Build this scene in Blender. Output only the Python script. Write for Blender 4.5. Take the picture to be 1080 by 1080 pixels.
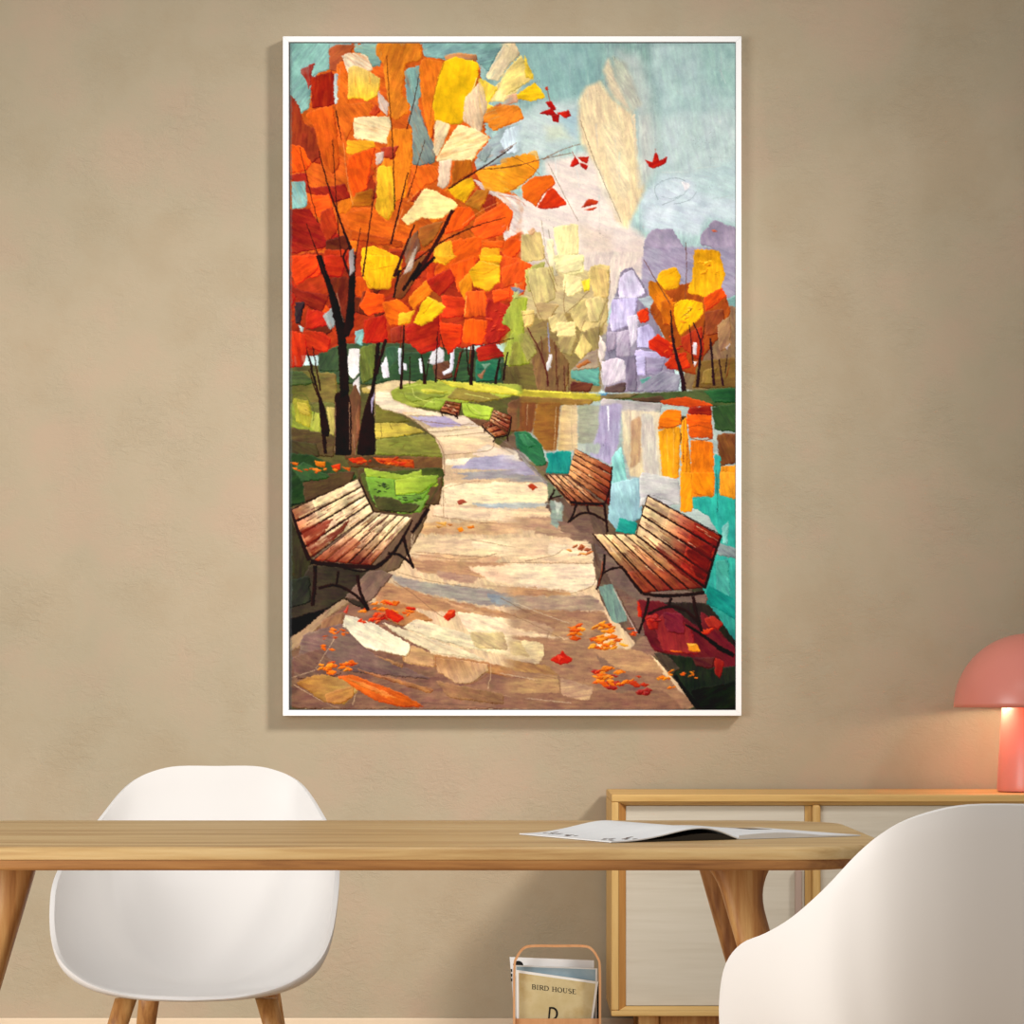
import bpy, bmesh, math, random
import numpy as np
from mathutils import Vector, Matrix

for o in list(bpy.data.objects):
    bpy.data.objects.remove(o)
SC = bpy.context.scene
COL = SC.collection

# ------------------------------------------------------------ camera, world, lights, exposure
EYE = 0.96          # eye height in metres
FPX = 3247.0        # focal length in pixels of a 1080 frame
HOR = 725.0         # horizon row
WALL_Y = 7.8

cam_d = bpy.data.cameras.new('camera')
cam_d.sensor_width = 36.0
cam_d.lens = FPX / 1080.0 * 36.0
cam_d.shift_y = (HOR - 540.0) / 1080.0
cam_d.clip_end = 60
cam = bpy.data.objects.new('camera', cam_d)
COL.objects.link(cam)
cam.location = (0, 0, EYE)
cam.rotation_euler = (math.pi / 2, 0, 0)
SC.camera = cam

W = bpy.data.worlds.new('world')
SC.world = W
W.use_nodes = True
bg = W.node_tree.nodes['Background']
bg.inputs['Color'].default_value = (1.0, 0.985, 0.97, 1)
bg.inputs['Strength'].default_value = 0.40


def area(name, loc, target, sx, sy, power, col):
    d = bpy.data.lights.new(name, 'AREA')
    d.shape = 'RECTANGLE'
    d.size = sx
    d.size_y = sy
    d.energy = power
    d.color = col
    o = bpy.data.objects.new(name, d)
    COL.objects.link(o)
    o.location = loc
    o.rotation_euler = (Vector(target) - Vector(loc)).to_track_quat('-Z', 'Y').to_euler()
    return o


# tall window daylight from the left of the room
area('window_daylight', (-3.4, 2.1, 1.4), (0.3, 5.0, 0.7), 2.6, 2.3, 168, (1.0, 0.985, 0.965))
# broad unseen fill added above the table to brighten its top
area('table_fill', (0.1, 4.3, 3.0), (0.1, 4.3, 0.0), 1.3, 1.3, 15, (1.0, 0.97, 0.93))
# added unseen spotlight on the right, washes the wall and throws soft shadows down and to the left
sd = bpy.data.lights.new('wall_wash_spot', 'SPOT')
sd.energy = 1400
sd.spot_size = math.radians(40)
sd.spot_blend = 1.0
sd.shadow_soft_size = 0.5
sd.color = (1.0, 0.965, 0.92)
spot = bpy.data.objects.new('wall_wash_spot', sd)
COL.objects.link(spot)
spot.location = (3.2, 4.5, 4.2)
spot.rotation_euler = (Vector((-1.25, 7.8, 0.9)) - spot.location).to_track_quat('-Z', 'Y').to_euler()

SC.view_settings.view_transform = 'Standard'
SC.view_settings.look = 'None'
SC.view_settings.exposure = 0.0
SC.view_settings.gamma = 1.0
SC.view_settings.use_curve_mapping = False


# ------------------------------------------------------------ helpers
def lin(c):
    r = []
    for v in c:
        v = v / 255.0
        r.append(v / 12.92 if v <= 0.04045 else ((v + 0.055) / 1.055) ** 2.4)
    return r


def at(px, py, Y):
    """room point at depth Y seen at photo pixel"""
    return Vector(((px - 540) * Y / FPX, Y, EYE - (py - HOR) * Y / FPX))


def new_mat(name, col=(200, 200, 200), rough=0.6, spec=0.4, albedo=None):
    m = bpy.data.materials.new(name)
    m.use_nodes = True
    b = m.node_tree.nodes['Principled BSDF']
    c = albedo if albedo else lin(col)
    b.inputs['Base Color'].default_value = (*c, 1)
    b.inputs['Roughness'].default_value = rough
    b.inputs['Specular IOR Level'].default_value = spec
    return m


def nodes_of(m):
    nt = m.node_tree
    return nt, nt.nodes, nt.links, nt.nodes['Principled BSDF']


def ramp(nt, stops, interp='LINEAR'):
    r = nt.nodes.new('ShaderNodeValToRGB')
    r.color_ramp.interpolation = interp
    e = r.color_ramp.elements
    while len(e) < len(stops):
        e.new(0.5)
    for el, (p, c) in zip(e, stops):
        el.position = p
        el.color = (*c, 1)
    return r


def mottled(name, cols, scale=3.0, stretch=(1, 1, 1), rough=0.7, bump=0.1, fine=80, dist=0.01, spec=0.3, detail=6,
            mid=(0.35, 0.65)):
    """large soft mottling between two or three colours with a fine bump"""
    m = new_mat(name, rough=rough, spec=spec)
    nt, N, L, b = nodes_of(m)
    tc = N.new('ShaderNodeTexCoord')
    mp = N.new('ShaderNodeMapping')
    mp.inputs['Scale'].default_value = stretch
    L.new(tc.outputs['Object'], mp.inputs['Vector'])
    n1 = N.new('ShaderNodeTexNoise')
    n1.inputs['Scale'].default_value = scale
    n1.inputs['Detail'].default_value = detail
    n1.inputs['Roughness'].default_value = 0.6
    L.new(mp.outputs[0], n1.inputs['Vector'])
    k = len(cols)
    st = [(mid[0] + (mid[1] - mid[0]) * i / (k - 1), cols[i]) for i in range(k)]
    r = ramp(nt, st)
    L.new(n1.outputs['Fac'], r.inputs[0])
    L.new(r.outputs[0], b.inputs['Base Color'])
    n2 = N.new('ShaderNodeTexNoise')
    n2.inputs['Scale'].default_value = fine
    n2.inputs['Detail'].default_value = 5
    L.new(mp.outputs[0], n2.inputs['Vector'])
    bp = N.new('ShaderNodeBump')
    bp.inputs['Strength'].default_value = bump
    bp.inputs['Distance'].default_value = dist
    L.new(n2.outputs['Fac'], bp.inputs['Height'])
    L.new(bp.outputs[0], b.inputs['Normal'])
    return m


def wood(name, light, mid_, dark, axis='X', rough=0.45, scale=1.0, contrast=1.0, seed=0.0):
    """long straight grain running along one axis"""
    m = new_mat(name, rough=rough, spec=0.35)
    nt, N, L, b = nodes_of(m)
    tc = N.new('ShaderNodeTexCoord')
    mp = N.new('ShaderNodeMapping')
    s = {'X': (1.1, 22, 22), 'Y': (22, 1.1, 22), 'Z': (22, 22, 1.1)}[axis]
    mp.inputs['Scale'].default_value = [q * scale for q in s]
    mp.inputs['Location'].default_value = (seed, seed * 1.7, seed * 0.6)
    L.new(tc.outputs['Object'], mp.inputs['Vector'])
    n0 = N.new('ShaderNodeTexNoise')
    n0.inputs['Scale'].default_value = 0.9
    n0.inputs['Detail'].default_value = 4
    n0.inputs['Distortion'].default_value = 0.6
    L.new(mp.outputs[0], n0.inputs['Vector'])
    n1 = N.new('ShaderNodeTexNoise')
    n1.inputs['Scale'].default_value = 4.5
    n1.inputs['Detail'].default_value = 6
    n1.inputs['Roughness'].default_value = 0.62
    n1.inputs['Distortion'].default_value = 0.3
    L.new(mp.outputs[0], n1.inputs['Vector'])
    mx = N.new('ShaderNodeMix')
    mx.data_type = 'FLOAT'
    mx.inputs[0].default_value = 0.45
    L.new(n0.outputs['Fac'], mx.inputs[2])
    L.new(n1.outputs['Fac'], mx.inputs[3])
    w = 0.16 / contrast
    r = ramp(nt, [(0.5 - w, dark), (0.5, mid_), (0.5 + w, light)])
    L.new(mx.outputs[0], r.inputs[0])
    L.new(r.outputs[0], b.inputs['Base Color'])
    bp = N.new('ShaderNodeBump')
    bp.inputs['Strength'].default_value = 0.12
    bp.inputs['Distance'].default_value = 0.002
    L.new(n1.outputs['Fac'], bp.inputs['Height'])
    L.new(bp.outputs[0], b.inputs['Normal'])
    return m


def link_bm(name, bm, mat, parent=None, smooth=False, bevel=0.0, segs=2, weighted=False):
    me = bpy.data.meshes.new(name)
    bmesh.ops.recalc_face_normals(bm, faces=bm.faces)
    bm.to_mesh(me)
    bm.free()
    o = bpy.data.objects.new(name, me)
    COL.objects.link(o)
    if mat:
        me.materials.append(mat)
    if bevel:
        b = o.modifiers.new('bevel', 'BEVEL')
        b.width = bevel
        b.segments = segs
        b.limit_method = 'ANGLE'
        b.angle_limit = math.radians(40)
    if smooth or bevel:
        me.polygons.foreach_set('use_smooth', [True] * len(me.polygons))
        if bevel:
            w = o.modifiers.new('normals', 'WEIGHTED_NORMAL')
            w.keep_sharp = False
    if parent:
        o.parent = parent
    return o


def box(bm, x0, x1, y0, y1, z0, z1):
    vs = [bm.verts.new(p) for p in [(x0, y0, z0), (x1, y0, z0), (x1, y1, z0), (x0, y1, z0),
                                    (x0, y0, z1), (x1, y0, z1), (x1, y1, z1), (x0, y1, z1)]]
    for f in [(0, 3, 2, 1), (4, 5, 6, 7), (0, 1, 5, 4), (1, 2, 6, 5), (2, 3, 7, 6), (3, 0, 4, 7)]:
        bm.faces.new([vs[i] for i in f])
    return vs


def prism(bm, outline, z0, z1):
    """outline: list of (x, y), counter-clockwise"""
    a = [bm.verts.new((x, y, z0)) for x, y in outline]
    b = [bm.verts.new((x, y, z1)) for x, y in outline]
    n = len(outline)
    bm.faces.new(a[::-1])
    bm.faces.new(b)
    for i in range(n):
        j = (i + 1) % n
        bm.faces.new((a[i], a[j], b[j], b[i]))


def loft(bm, rings, cap=True, closed=True):
    rs = [[bm.verts.new(p) for p in ring] for ring in rings]
    n = len(rings[0])
    for a, b in zip(rs, rs[1:]):
        for i in range(n if closed else n - 1):
            j = (i + 1) % n
            bm.faces.new((a[i], a[j], b[j], b[i]))
    if cap and closed:
        bm.faces.new(rs[0][::-1])
        bm.faces.new(rs[-1])
    return rs


def lathe(bm, prof, n=64):
    rings = [[(r * math.cos(2 * math.pi * k / n), r * math.sin(2 * math.pi * k / n), z) for k in range(n)] for r, z in prof]
    return rings


def thing(name, loc, label, cat, group=None, rz=0.0):
    o = bpy.data.objects.new(name, None)
    o.empty_display_size = 0.05
    COL.objects.link(o)
    o.location = loc
    o.rotation_euler = (0, 0, rz)
    o['label'] = label
    o['category'] = cat
    if group:
        o['group'] = group
    return o


def catmull(pts, per=6, closed=False):
    P = [Vector(p) for p in pts]
    out = []
    n = len(P)
    rng = range(n) if closed else range(n - 1)
    for i in rng:
        if closed:
            p0, p1, p2, p3 = P[(i - 1) % n], P[i], P[(i + 1) % n], P[(i + 2) % n]
        else:
            p0 = P[max(i - 1, 0)]
            p1, p2 = P[i], P[i + 1]
            p3 = P[min(i + 2, n - 1)]
        for k in range(per):
            t = k / per
            out.append(0.5 * ((2 * p1) + (-p0 + p2) * t + (2 * p0 - 5 * p1 + 4 * p2 - p3) * t * t + (-p0 + 3 * p1 - 3 * p2 + p3) * t ** 3))
    if not closed:
        out.append(P[-1].copy())
    return out


# ------------------------------------------------------------ materials
M = {}
M['plaster'] = None
M['oak'] = wood('golden_oak', lin((216, 186, 134)), lin((203, 168, 113)), lin((172, 130, 80)), 'X', 0.42, contrast=1.2)
M['oak_edge'] = wood('amber_oak_edge', lin((192, 146, 88)), lin((168, 116, 64)), lin((122, 76, 40)), 'X', 0.45, seed=2)
M['oak_leg'] = wood('oak_leg_wood', lin((206, 164, 104)), lin((178, 124, 68)), lin((132, 80, 40)), 'Z', 0.45, contrast=1.1, seed=3)
M['pale_oak_x'] = wood('pale_oak_rail', lin((222, 186, 122)), lin((210, 170, 104)), lin((180, 134, 72)), 'X', 0.5, contrast=0.8)
M['pale_oak_z'] = wood('pale_oak_stile', lin((222, 186, 122)), lin((210, 170, 104)), lin((180, 134, 72)), 'Z', 0.5, contrast=0.8)
M['amber_oak_x'] = wood('amber_inner_rail', lin((196, 144, 78)), lin((176, 122, 60)), lin((140, 88, 40)), 'X', 0.5, contrast=0.8)
M['amber_oak_z'] = wood('amber_inner_stile', lin((196, 144, 78)), lin((176, 122, 60)), lin((140, 88, 40)), 'Z', 0.5, contrast=0.8)
M['whitewash'] = wood('whitewashed_wood', lin((216, 208, 192)), lin((207, 198, 180)), lin((192, 180, 160)), 'X', 0.7, scale=0.9, contrast=0.7)
M['shell'] = new_mat('warm_white_shell', (229, 225, 221), 0.42, 0.35)
M['chair_leg'] = wood('chair_leg_wood', lin((205, 160, 100)), lin((180, 126, 70)), lin((128, 76, 36)), 'Z', 0.45)
M['pink'] = new_mat('salmon_lacquer', (222, 135, 119), 0.32, 0.5)
M['white_frame'] = new_mat('white_frame_paint', (250, 250, 250), 0.5, 0.2)
M['gap'] = new_mat('grey_shadow_gap', (98, 98, 98), 0.8, 0.1)
M['paper'] = mottled('coated_paper', [lin((226, 226, 226)), lin((236, 236, 235))], 9, bump=0.02)
M['ink'] = new_mat('black_ink', (22, 20, 20), 0.6, 0.2)
M['bent'] = wood('bent_beech', lin((222, 172, 124)), lin((208, 152, 104)), lin((190, 130, 84)), 'Z', 0.5, contrast=0.6)
M['skirting'] = mottled('cream_skirting_paint', [lin((222, 200, 172)), lin((226, 205, 178))], 4, bump=0.02)
M['floor'] = wood('pale_floorboards', lin((206, 184, 154)), lin((196, 172, 140)), lin((178, 150, 116)), 'X', 0.5, scale=0.5, contrast=0.6)

# plaster wall: warm and greenish mottling with fine trowel marks
m = new_mat('sand_plaster', rough=0.9, spec=0.1)
nt, N, L, b = nodes_of(m)
tc = N.new('ShaderNodeTexCoord')
na = N.new('ShaderNodeTexNoise'); na.inputs['Scale'].default_value = 3.2; na.inputs['Detail'].default_value = 8; na.inputs['Roughness'].default_value = 0.62
nb = N.new('ShaderNodeTexNoise'); nb.inputs['Scale'].default_value = 1.5; nb.inputs['Detail'].default_value = 5; nb.inputs['Distortion'].default_value = 0.6
L.new(tc.outputs['Object'], na.inputs['Vector']); L.new(tc.outputs['Object'], nb.inputs['Vector'])
ra = ramp(nt, [(0.36, lin((173, 157, 132))), (0.5, lin((176, 162, 138))), (0.64, lin((181, 161, 138)))])
L.new(na.outputs['Fac'], ra.inputs[0])
rb = ramp(nt, [(0.35, (0.93, 0.945, 0.94)), (0.65, (1.04, 1.025, 1.02))])
L.new(nb.outputs['Fac'], rb.inputs[0])
mu = N.new('ShaderNodeMix'); mu.data_type = 'RGBA'; mu.blend_type = 'MULTIPLY'; mu.inputs[0].default_value = 1.0
L.new(ra.outputs[0], mu.inputs[6]); L.new(rb.outputs[0], mu.inputs[7])
L.new(mu.outputs[2], b.inputs['Base Color'])
mp = N.new('ShaderNodeMapping'); mp.inputs['Scale'].default_value = (1, 1, 1.6)
L.new(tc.outputs['Object'], mp.inputs['Vector'])
nc = N.new('ShaderNodeTexNoise'); nc.inputs['Scale'].default_value = 38; nc.inputs['Detail'].default_value = 7; nc.inputs['Roughness'].default_value = 0.7; nc.inputs['Distortion'].default_value = 0.8
L.new(mp.outputs[0], nc.inputs['Vector'])
nd = N.new('ShaderNodeTexNoise'); nd.inputs['Scale'].default_value = 6; nd.inputs['Detail'].default_value = 3
L.new(tc.outputs['Object'], nd.inputs['Vector'])
rd = ramp(nt, [(0.4, (0.15, 0.15, 0.15)), (0.65, (1, 1, 1))])
L.new(nd.outputs['Fac'], rd.inputs[0])
bp = N.new('ShaderNodeBump'); bp.inputs['Distance'].default_value = 0.0035
ms = N.new('ShaderNodeMath'); ms.operation = 'MULTIPLY'; ms.inputs[1].default_value = 0.9
L.new(rd.outputs[0], ms.inputs[0]); L.new(ms.outputs[0], bp.inputs['Strength'])
L.new(nc.outputs['Fac'], bp.inputs['Height']); L.new(bp.outputs[0], b.inputs['Normal'])
M['plaster'] = m


# ------------------------------------------------------------ the setting
def struct(name, bm, mat, bevel=0.0):
    o = link_bm(name, bm, mat, bevel=bevel)
    o['kind'] = 'structure'
    return o


bm = bmesh.new(); box(bm, -4.5, 4.5, WALL_Y, WALL_Y + 0.15, 0, 3.0); struct('wall_back', bm, M['plaster'])
bm = bmesh.new(); box(bm, -4.5, 4.5, -1.5, WALL_Y + 0.15, -0.1, 0); struct('floor', bm, M['floor'])
bm = bmesh.new(); box(bm, -4.5, 4.5, WALL_Y - 0.014, WALL_Y, 0, EYE - (1074 - HOR) * (WALL_Y - 0.014) / FPX)
struct('baseboard_back', bm, M['skirting'], bevel=0.003)

# ------------------------------------------------------------ dining table
TX0, TX1, TY0, TY1, TZ = -0.94, 0.537, 4.25, 5.10, 0.74
table = thing('dining_table', ((TX0 + TX1) / 2, (TY0 + TY1) / 2, 0), 'oak dining table with rounded corners and splayed legs, magazine open on it', 'table')


def round_rect(x0, x1, y0, y1, r, n=10, bulge=0.0):
    out = []
    for cx, cy, a0 in ((x1 - r, y0 + r, -90), (x1 - r, y1 - r, 0), (x0 + r, y1 - r, 90), (x0 + r, y0 + r, 180)):
        for k in range(n + 1):
            a = math.radians(a0 + 90 * k / n)
            x, y = cx + r * math.cos(a), cy + r * math.sin(a)
            out.append((x, y))
    return out


hx, hy = (TX1 - TX0) / 2, (TY1 - TY0) / 2
def edged_slab(inset, corner, z0, z1, r_top, r_bot):
    """slab with rounded top and bottom arrises"""
    prof = []
    for k in range(7):
        q = math.pi / 2 * k / 6
        prof.append((r_bot * (1 - math.sin(q)), z0 + r_bot * (1 - math.cos(q))))
    for k in range(9):
        q = math.pi / 2 * k / 8
        prof.append((r_top * (1 - math.cos(q)), z1 - r_top * (1 - math.sin(q))))
    bm = bmesh.new()
    loft(bm, [[(x, y, z) for x, y in round_rect(-hx + inset[0] + d, hx - inset[0] - d, -hy + inset[1] + d, hy - inset[1] - d, max(0.01, corner - d), 14)] for d, z in prof])
    return bm


o = link_bm('tabletop', edged_slab((0, 0), 0.15, TZ - 0.0185, TZ, 0.009, 0.002), M['oak'], table, smooth=True)
o.modifiers.new('e', 'EDGE_SPLIT').split_angle = math.radians(35)
o = link_bm('under_frame', edged_slab((0.038, 0.0016), 0.12, TZ - 0.033, TZ - 0.0186, 0.0008, 0.005), M['oak_edge'], table, smooth=True)
o.modifiers.new('e', 'EDGE_SPLIT').split_angle = math.radians(35)


def table_leg(sx, sy):
    """flared at the top towards the table's end, tapering and splaying outwards"""
    bm = bmesh.new()
    zt = TZ - 0.0335
    rings = []
    n = 40
    for k in range(n + 1):
        t = (k / n) ** 1.6
        z = zt * (1 - t)
        xin = 0.490 + 0.204 * t + ((0.072 if sy > 0 else -0.009) if sx < 0 else 0)          # inner edge distance from table centre
        w = (0.056 if sx > 0 else 0.046) - 0.014 * t
        flare = 0.030 * max(0.0, 1 - t / 0.10) ** 2.2
        xo = xin + w + flare
        yi = sy * (hy - 0.175 + 0.05 * t)
        d = 0.030 - 0.008 * t
        xin2 = xin - (0.012 if sx > 0 else 0.0) * max(0.0, 1 - t / 0.06) ** 2
        pts = []
        cx, hxw = (xin2 + xo) / 2, (xo - xin2) / 2
        for q in range(20):
            a = 2 * math.pi * q / 20
            c, s = math.cos(a), math.sin(a)
            px_ = cx + hxw * math.copysign(abs(c) ** 0.6, c)
            py_ = yi + d * math.copysign(abs(s) ** 0.6, s)
            pts.append((sx * px_, py_, z))
        rings.append(pts)
    loft(bm, rings)
    return bm


for sx in (-1, 1):
    for sy in (-1, 1):
        link_bm('leg', table_leg(sx, sy), M['oak_leg'], table, smooth=True)

# ------------------------------------------------------------ shell armchairs
RIM = [(0, .262, .806), (.075, .262, .806), (.122, .255, .797), (.160, .240, .780), (.188, .215, .752), (.218, .175, .708),
       (.238, .115, .674), (.250, .035, .650), (.258, -.06, .630), (.261, -.135, .600), (.259, -.18, .560), (.252, -.212, .515),
       (.235, -.232, .475), (.202, -.247, .445), (.155, -.259, .424), (.085, -.268, .410), (0, -.270, .406)]


def chair_shell_bm():
    half = catmull(RIM, 4)
    ring = half + [Vector((-p.x, p.y, p.z)) for p in half[-2:0:-1]]
    bm = bmesh.new()
    c = Vector((0, -0.02, 0.398))
    nr = 22
    rows = []
    for k in range(1, nr + 1):
        r = k / nr
        f = math.sin(r * math.pi / 2) ** 0.86
        g = (1 - math.cos(r * math.pi / 2) ** 0.95)
        row = []
        for p in ring:
            x = (c.x + (p.x - c.x) * f) * 0.985
            y = c.y + (p.y - c.y) * f
            z = c.z + (p.z - c.z) * g
            # the back leans: lower part sits further forward
            back = max(0.0, min(1.0, (p.z - 0.62) / 0.18))
            y -= back * 0.055 * (1 - g) * f
            row.append(bm.verts.new((x, y, z)))
        rows.append(row)
    cv = bm.verts.new(c)
    n = len(ring)
    for i in range(n):
        bm.faces.new((cv, rows[0][i], rows[0][(i + 1) % n]))
    for a, b_ in zip(rows, rows[1:]):
        for i in range(n):
            bm.faces.new((a[i], b_[i], b_[(i + 1) % n], a[(i + 1) % n]))
    return bm


def make_chair(loc, rz, label):
    t = thing('shell_armchair', loc, label, 'chair', rz=rz)
    o = link_bm('seat_shell', chair_shell_bm(), M['shell'], t, smooth=True)
    s = o.modifiers.new('thickness', 'SOLIDIFY')
    s.thickness = 0.009
    s.offset = 0.0
    bv = o.modifiers.new('rim', 'BEVEL'); bv.width = 0.003; bv.segments = 3; bv.limit_method = 'ANGLE'; bv.angle_limit = math.radians(50)
    # seat plate
    bm = bmesh.new()
    box(bm, -0.10, 0.10, -0.04, 0.10, 0.387, 0.3945)
    link_bm('seat_support', bm, M['chair_leg'], t, bevel=0.002)
    for sx in (-1, 1):
        for sy in (-1, 1):
            bm = bmesh.new()
            rings = []
            for k in range(9):
                q = k / 8
                z = 0.392 * (1 - q)
                x = sx * ((0.128 + 0.115 * q) if sy < 0 else (0.112 + 0.06 * q))
                y = sy * (0.125 + 0.10 * q)
                rx, ry = 0.0205 - 0.0085 * q, 0.017 - 0.006 * q
                rings.append([(x + rx * math.copysign(abs(math.cos(a)) ** .75, math.cos(a)), y + ry * math.copysign(abs(math.sin(a)) ** .75, math.sin(a)), z)
                              for a in [2 * math.pi * j / 16 for j in range(16)]])
            loft(bm, rings)
            link_bm('leg', bm, M['chair_leg'], t, smooth=True)
    return t


make_chair((-0.577, 5.75, 0), 0.0, 'white shell armchair with wooden legs behind the table, facing the viewer, against the bare wall')
NEAR = make_chair((0.552, 3.74, 0), math.radians(180 + 8), 'white shell armchair in front of the table at the right, seen from behind')
NEAR.scale = (1.027, 1.027, 1.027)

# ------------------------------------------------------------ sideboard
SX0 = at(643, 0, 7.38).x + 0.004
SX1 = SX0 + 1.40
SY0, SY1 = 7.38, WALL_Y - 0.016
ZT = 0.703
ZB = EYE - (1072 - HOR) * 7.38 / FPX
side = thing('sideboard', ((SX0 + SX1) / 2, (SY0 + SY1) / 2, 0), 'long low oak sideboard with whitewashed doors standing against the wall', 'sideboard')
ox, oy = (SX0 + SX1) / 2, (SY0 + SY1) / 2


def L_(x): return x - ox
def D_(y): return y - oy
def pxs(px): return L_((px - 540) * 7.38 / FPX)
def pzs(py): return EYE - (py - HOR) * 7.38 / FPX


x0, x1 = L_(SX0), L_(SX1)
y0, y1 = D_(SY0), D_(SY1)
# case: four boards with a mitred splayed inner lip, plus back
bm = bmesh.new(); box(bm, x0, x1, y0, y1, ZT - 0.018, ZT)
link_bm('top_board', bm, M['pale_oak_x'], side, bevel=0.003)
bm = bmesh.new(); box(bm, x0, x1, y0, y1, ZB, ZB + 0.014)
link_bm('bottom_board', bm, M['pale_oak_x'], side, bevel=0.003)
for s in (0, 1):
    bm = bmesh.new()
    a = x0 if s == 0 else x1 - 0.018
    box(bm, a, a + 0.018, y0, y1, ZB + 0.0142, ZT - 0.0182)
    link_bm('side_panel', bm, M['pale_oak_z'], side, bevel=0.003)
bm = bmesh.new(); box(bm, x0 + 0.0185, x1 - 0.0185, y1 - 0.01, y1, ZB + 0.0145, ZT - 0.0185)
link_bm('back_panel', bm, M['pale_oak_x'], side)
# inner splayed lips
def lip(x_a, x_b, z_a, z_b, w, d, mat_side, mat_tb):
    for (xo, xi) in ((x_a, x_a + w), (x_b, x_b - w)):
        bm = bmesh.new()
        v = [bm.verts.new(p) for p in [(xo, y0 + 0.001, z_a), (xo, y0 + 0.001, z_b), (xi, y0 + d, z_b - w * 0.5), (xi, y0 + d, z_a + w * 0.5),
                                       (xo, y0 + d + 0.004, z_a), (xo, y0 + d + 0.004, z_b), (xi, y0 + d + 0.004, z_b - w * 0.5), (xi, y0 + d + 0.004, z_a + w * 0.5)]]
        for f in [(0, 1, 2, 3), (7, 6, 5, 4), (0, 4, 5, 1), (2, 6, 7, 3), (1, 5, 6, 2), (0, 3, 7, 4)]:
            bm.faces.new([v[i] for i in f])
        link_bm('inner_stile', bm, mat_side, side)
    h = w * 0.5
    for (zo, zi) in ((z_a, z_a + h), (z_b, z_b - h)):
        bm = bmesh.new()
        v = [bm.verts.new(p) for p in [(x_a, y0 + 0.001, zo), (x_b, y0 + 0.001, zo), (x_b - w, y0 + d, zi), (x_a + w, y0 + d, zi),
                                       (x_a, y0 + d + 0.004, zo), (x_b, y0 + d + 0.004, zo), (x_b - w, y0 + d + 0.004, zi), (x_a + w, y0 + d + 0.004, zi)]]
        for f in [(0, 1, 2, 3), (7, 6, 5, 4), (0, 4, 5, 1), (2, 6, 7, 3), (1, 5, 6, 2), (0, 3, 7, 4)]:
            bm.faces.new([v[i] for i in f])
        link_bm('inner_rail', bm, mat_tb, side)


lip(x0 + 0.0182, x1 - 0.0182, ZB + 0.0142, ZT - 0.0182, 0.017, 0.018, M['amber_oak_z'], M['pale_oak_x'])
zi0, zi1 = ZB + 0.0142 + 0.0095, ZT - 0.0182 - 0.0095
divs = [(pxs(857), pxs(866)), (pxs(1038.5), pxs(1047))]
for a, b_ in divs:
    bm = bmesh.new()
    mid = (a + b_) / 2
    box(bm, a, b_, y0 + 0.004, y0 + 0.36, zi0 - 0.004, zi1 + 0.004)
    link_bm('divider', bm, M['pale_oak_z'], side, bevel=0.008, segs=4)
bays = [(x0 + 0.0352, divs[0][0] - 0.0005), (divs[0][1] + 0.0005, divs[1][0] - 0.0005), (divs[1][1] + 0.0005, x1 - 0.0352)]
for i, (a, b_) in enumerate(bays):
    bm = bmesh.new()
    stile = 0.017 if i == 0 else 0.0
    box(bm, a, b_ - stile, y0 + 0.020, y0 + 0.036, zi0, zi1)
    door = link_bm('door', bm, M['whitewash'], side, bevel=0.001)
    if i == 0:
        bm = bmesh.new(); box(bm, b_ - stile + 0.0004, b_, y0 + 0.019, y0 + 0.036, zi0, zi1)
        link_bm('door_stile', bm, M['pale_oak_z'], door, bevel=0.001)
        bm = bmesh.new()
        hx0 = pxs(839); hx1 = pxs(846)
        box(bm, hx0, hx1, y0 + 0.004, y0 + 0.0198, pzs(1000), pzs(918))
        h = link_bm('handle', bm, new_mat('taupe_handle', (176, 152, 138), 0.5), door, bevel=0.003)
        h['label'] = 'taupe vertical bar handle'
# plinth legs
for fx in (pxs(674), x1 - 0.10):
    bm = bmesh.new(); box(bm, fx, fx + 0.05, y0 + 0.03, y0 + 0.07, 0, ZB - 0.0002)
    link_bm('foot', bm, M['oak_leg'], side, bevel=0.004)
    bm = bmesh.new(); box(bm, fx, fx + 0.05, y1 - 0.08, y1 - 0.04, 0, ZB - 0.0002)
    link_bm('foot', bm, M['oak_leg'], side, bevel=0.004)
bm = bmesh.new(); box(bm, pxs(674) + 0.0505, x1 - 0.1005, y0 + 0.04, y0 + 0.06, ZB - 0.06, ZB - 0.0003)
link_bm('stretcher', bm, M['oak_leg'], side, bevel=0.003)

# ------------------------------------------------------------ table lamp
LX, LY = (1085 - 540) * 7.57 / FPX, 7.57
lamp = thing('table_lamp', (LX, LY, ZT), 'salmon pink mushroom table lamp glowing on the sideboard', 'lamp')
LZ = lambda py: EYE - (py - HOR) * LY / FPX - ZT
R_ = lambda px: px * LY / FPX
zrim, ztop = LZ(746), LZ(668)
bm = bmesh.new()
rb0, rb1 = R_(33.5), R_(28)
prof = [(0.0001, 0.0005), (rb0 - 0.006, 0.0005), (rb0 - 0.001, 0.003), (rb0, 0.008), (rb0 - 0.001, 0.02), (rb1, zrim + 0.004), (rb1 - 0.004, zrim + 0.010), (0.0001, zrim + 0.012)]
loft(bm, lathe(bm, prof, 64), cap=False)
link_bm('lamp_base', bm, M['pink'], lamp, smooth=True).modifiers.new('e', 'EDGE_SPLIT').split_angle = math.radians(50)
bm = bmesh.new()
rs = R_(78.5)
prof = []
for k in range(25):
    a = math.pi / 2 * k / 24
    prof.append((max(rs * math.cos(a), 0.0001), zrim + (ztop - zrim) * math.sin(a)))
inner = [(max((rs - 0.004) * math.cos(math.pi / 2 * k / 24), 0.0001), zrim + 0.001 + (ztop - zrim - 0.005) * math.sin(math.pi / 2 * k / 24)) for k in range(24, -1, -1)]
loft(bm, lathe(bm, prof + inner + [prof[0]], 96), cap=False)
bmesh.ops.remove_doubles(bm, verts=bm.verts, dist=1e-6)
link_bm('lamp_shade', bm, M['pink'], lamp, smooth=True)
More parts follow.
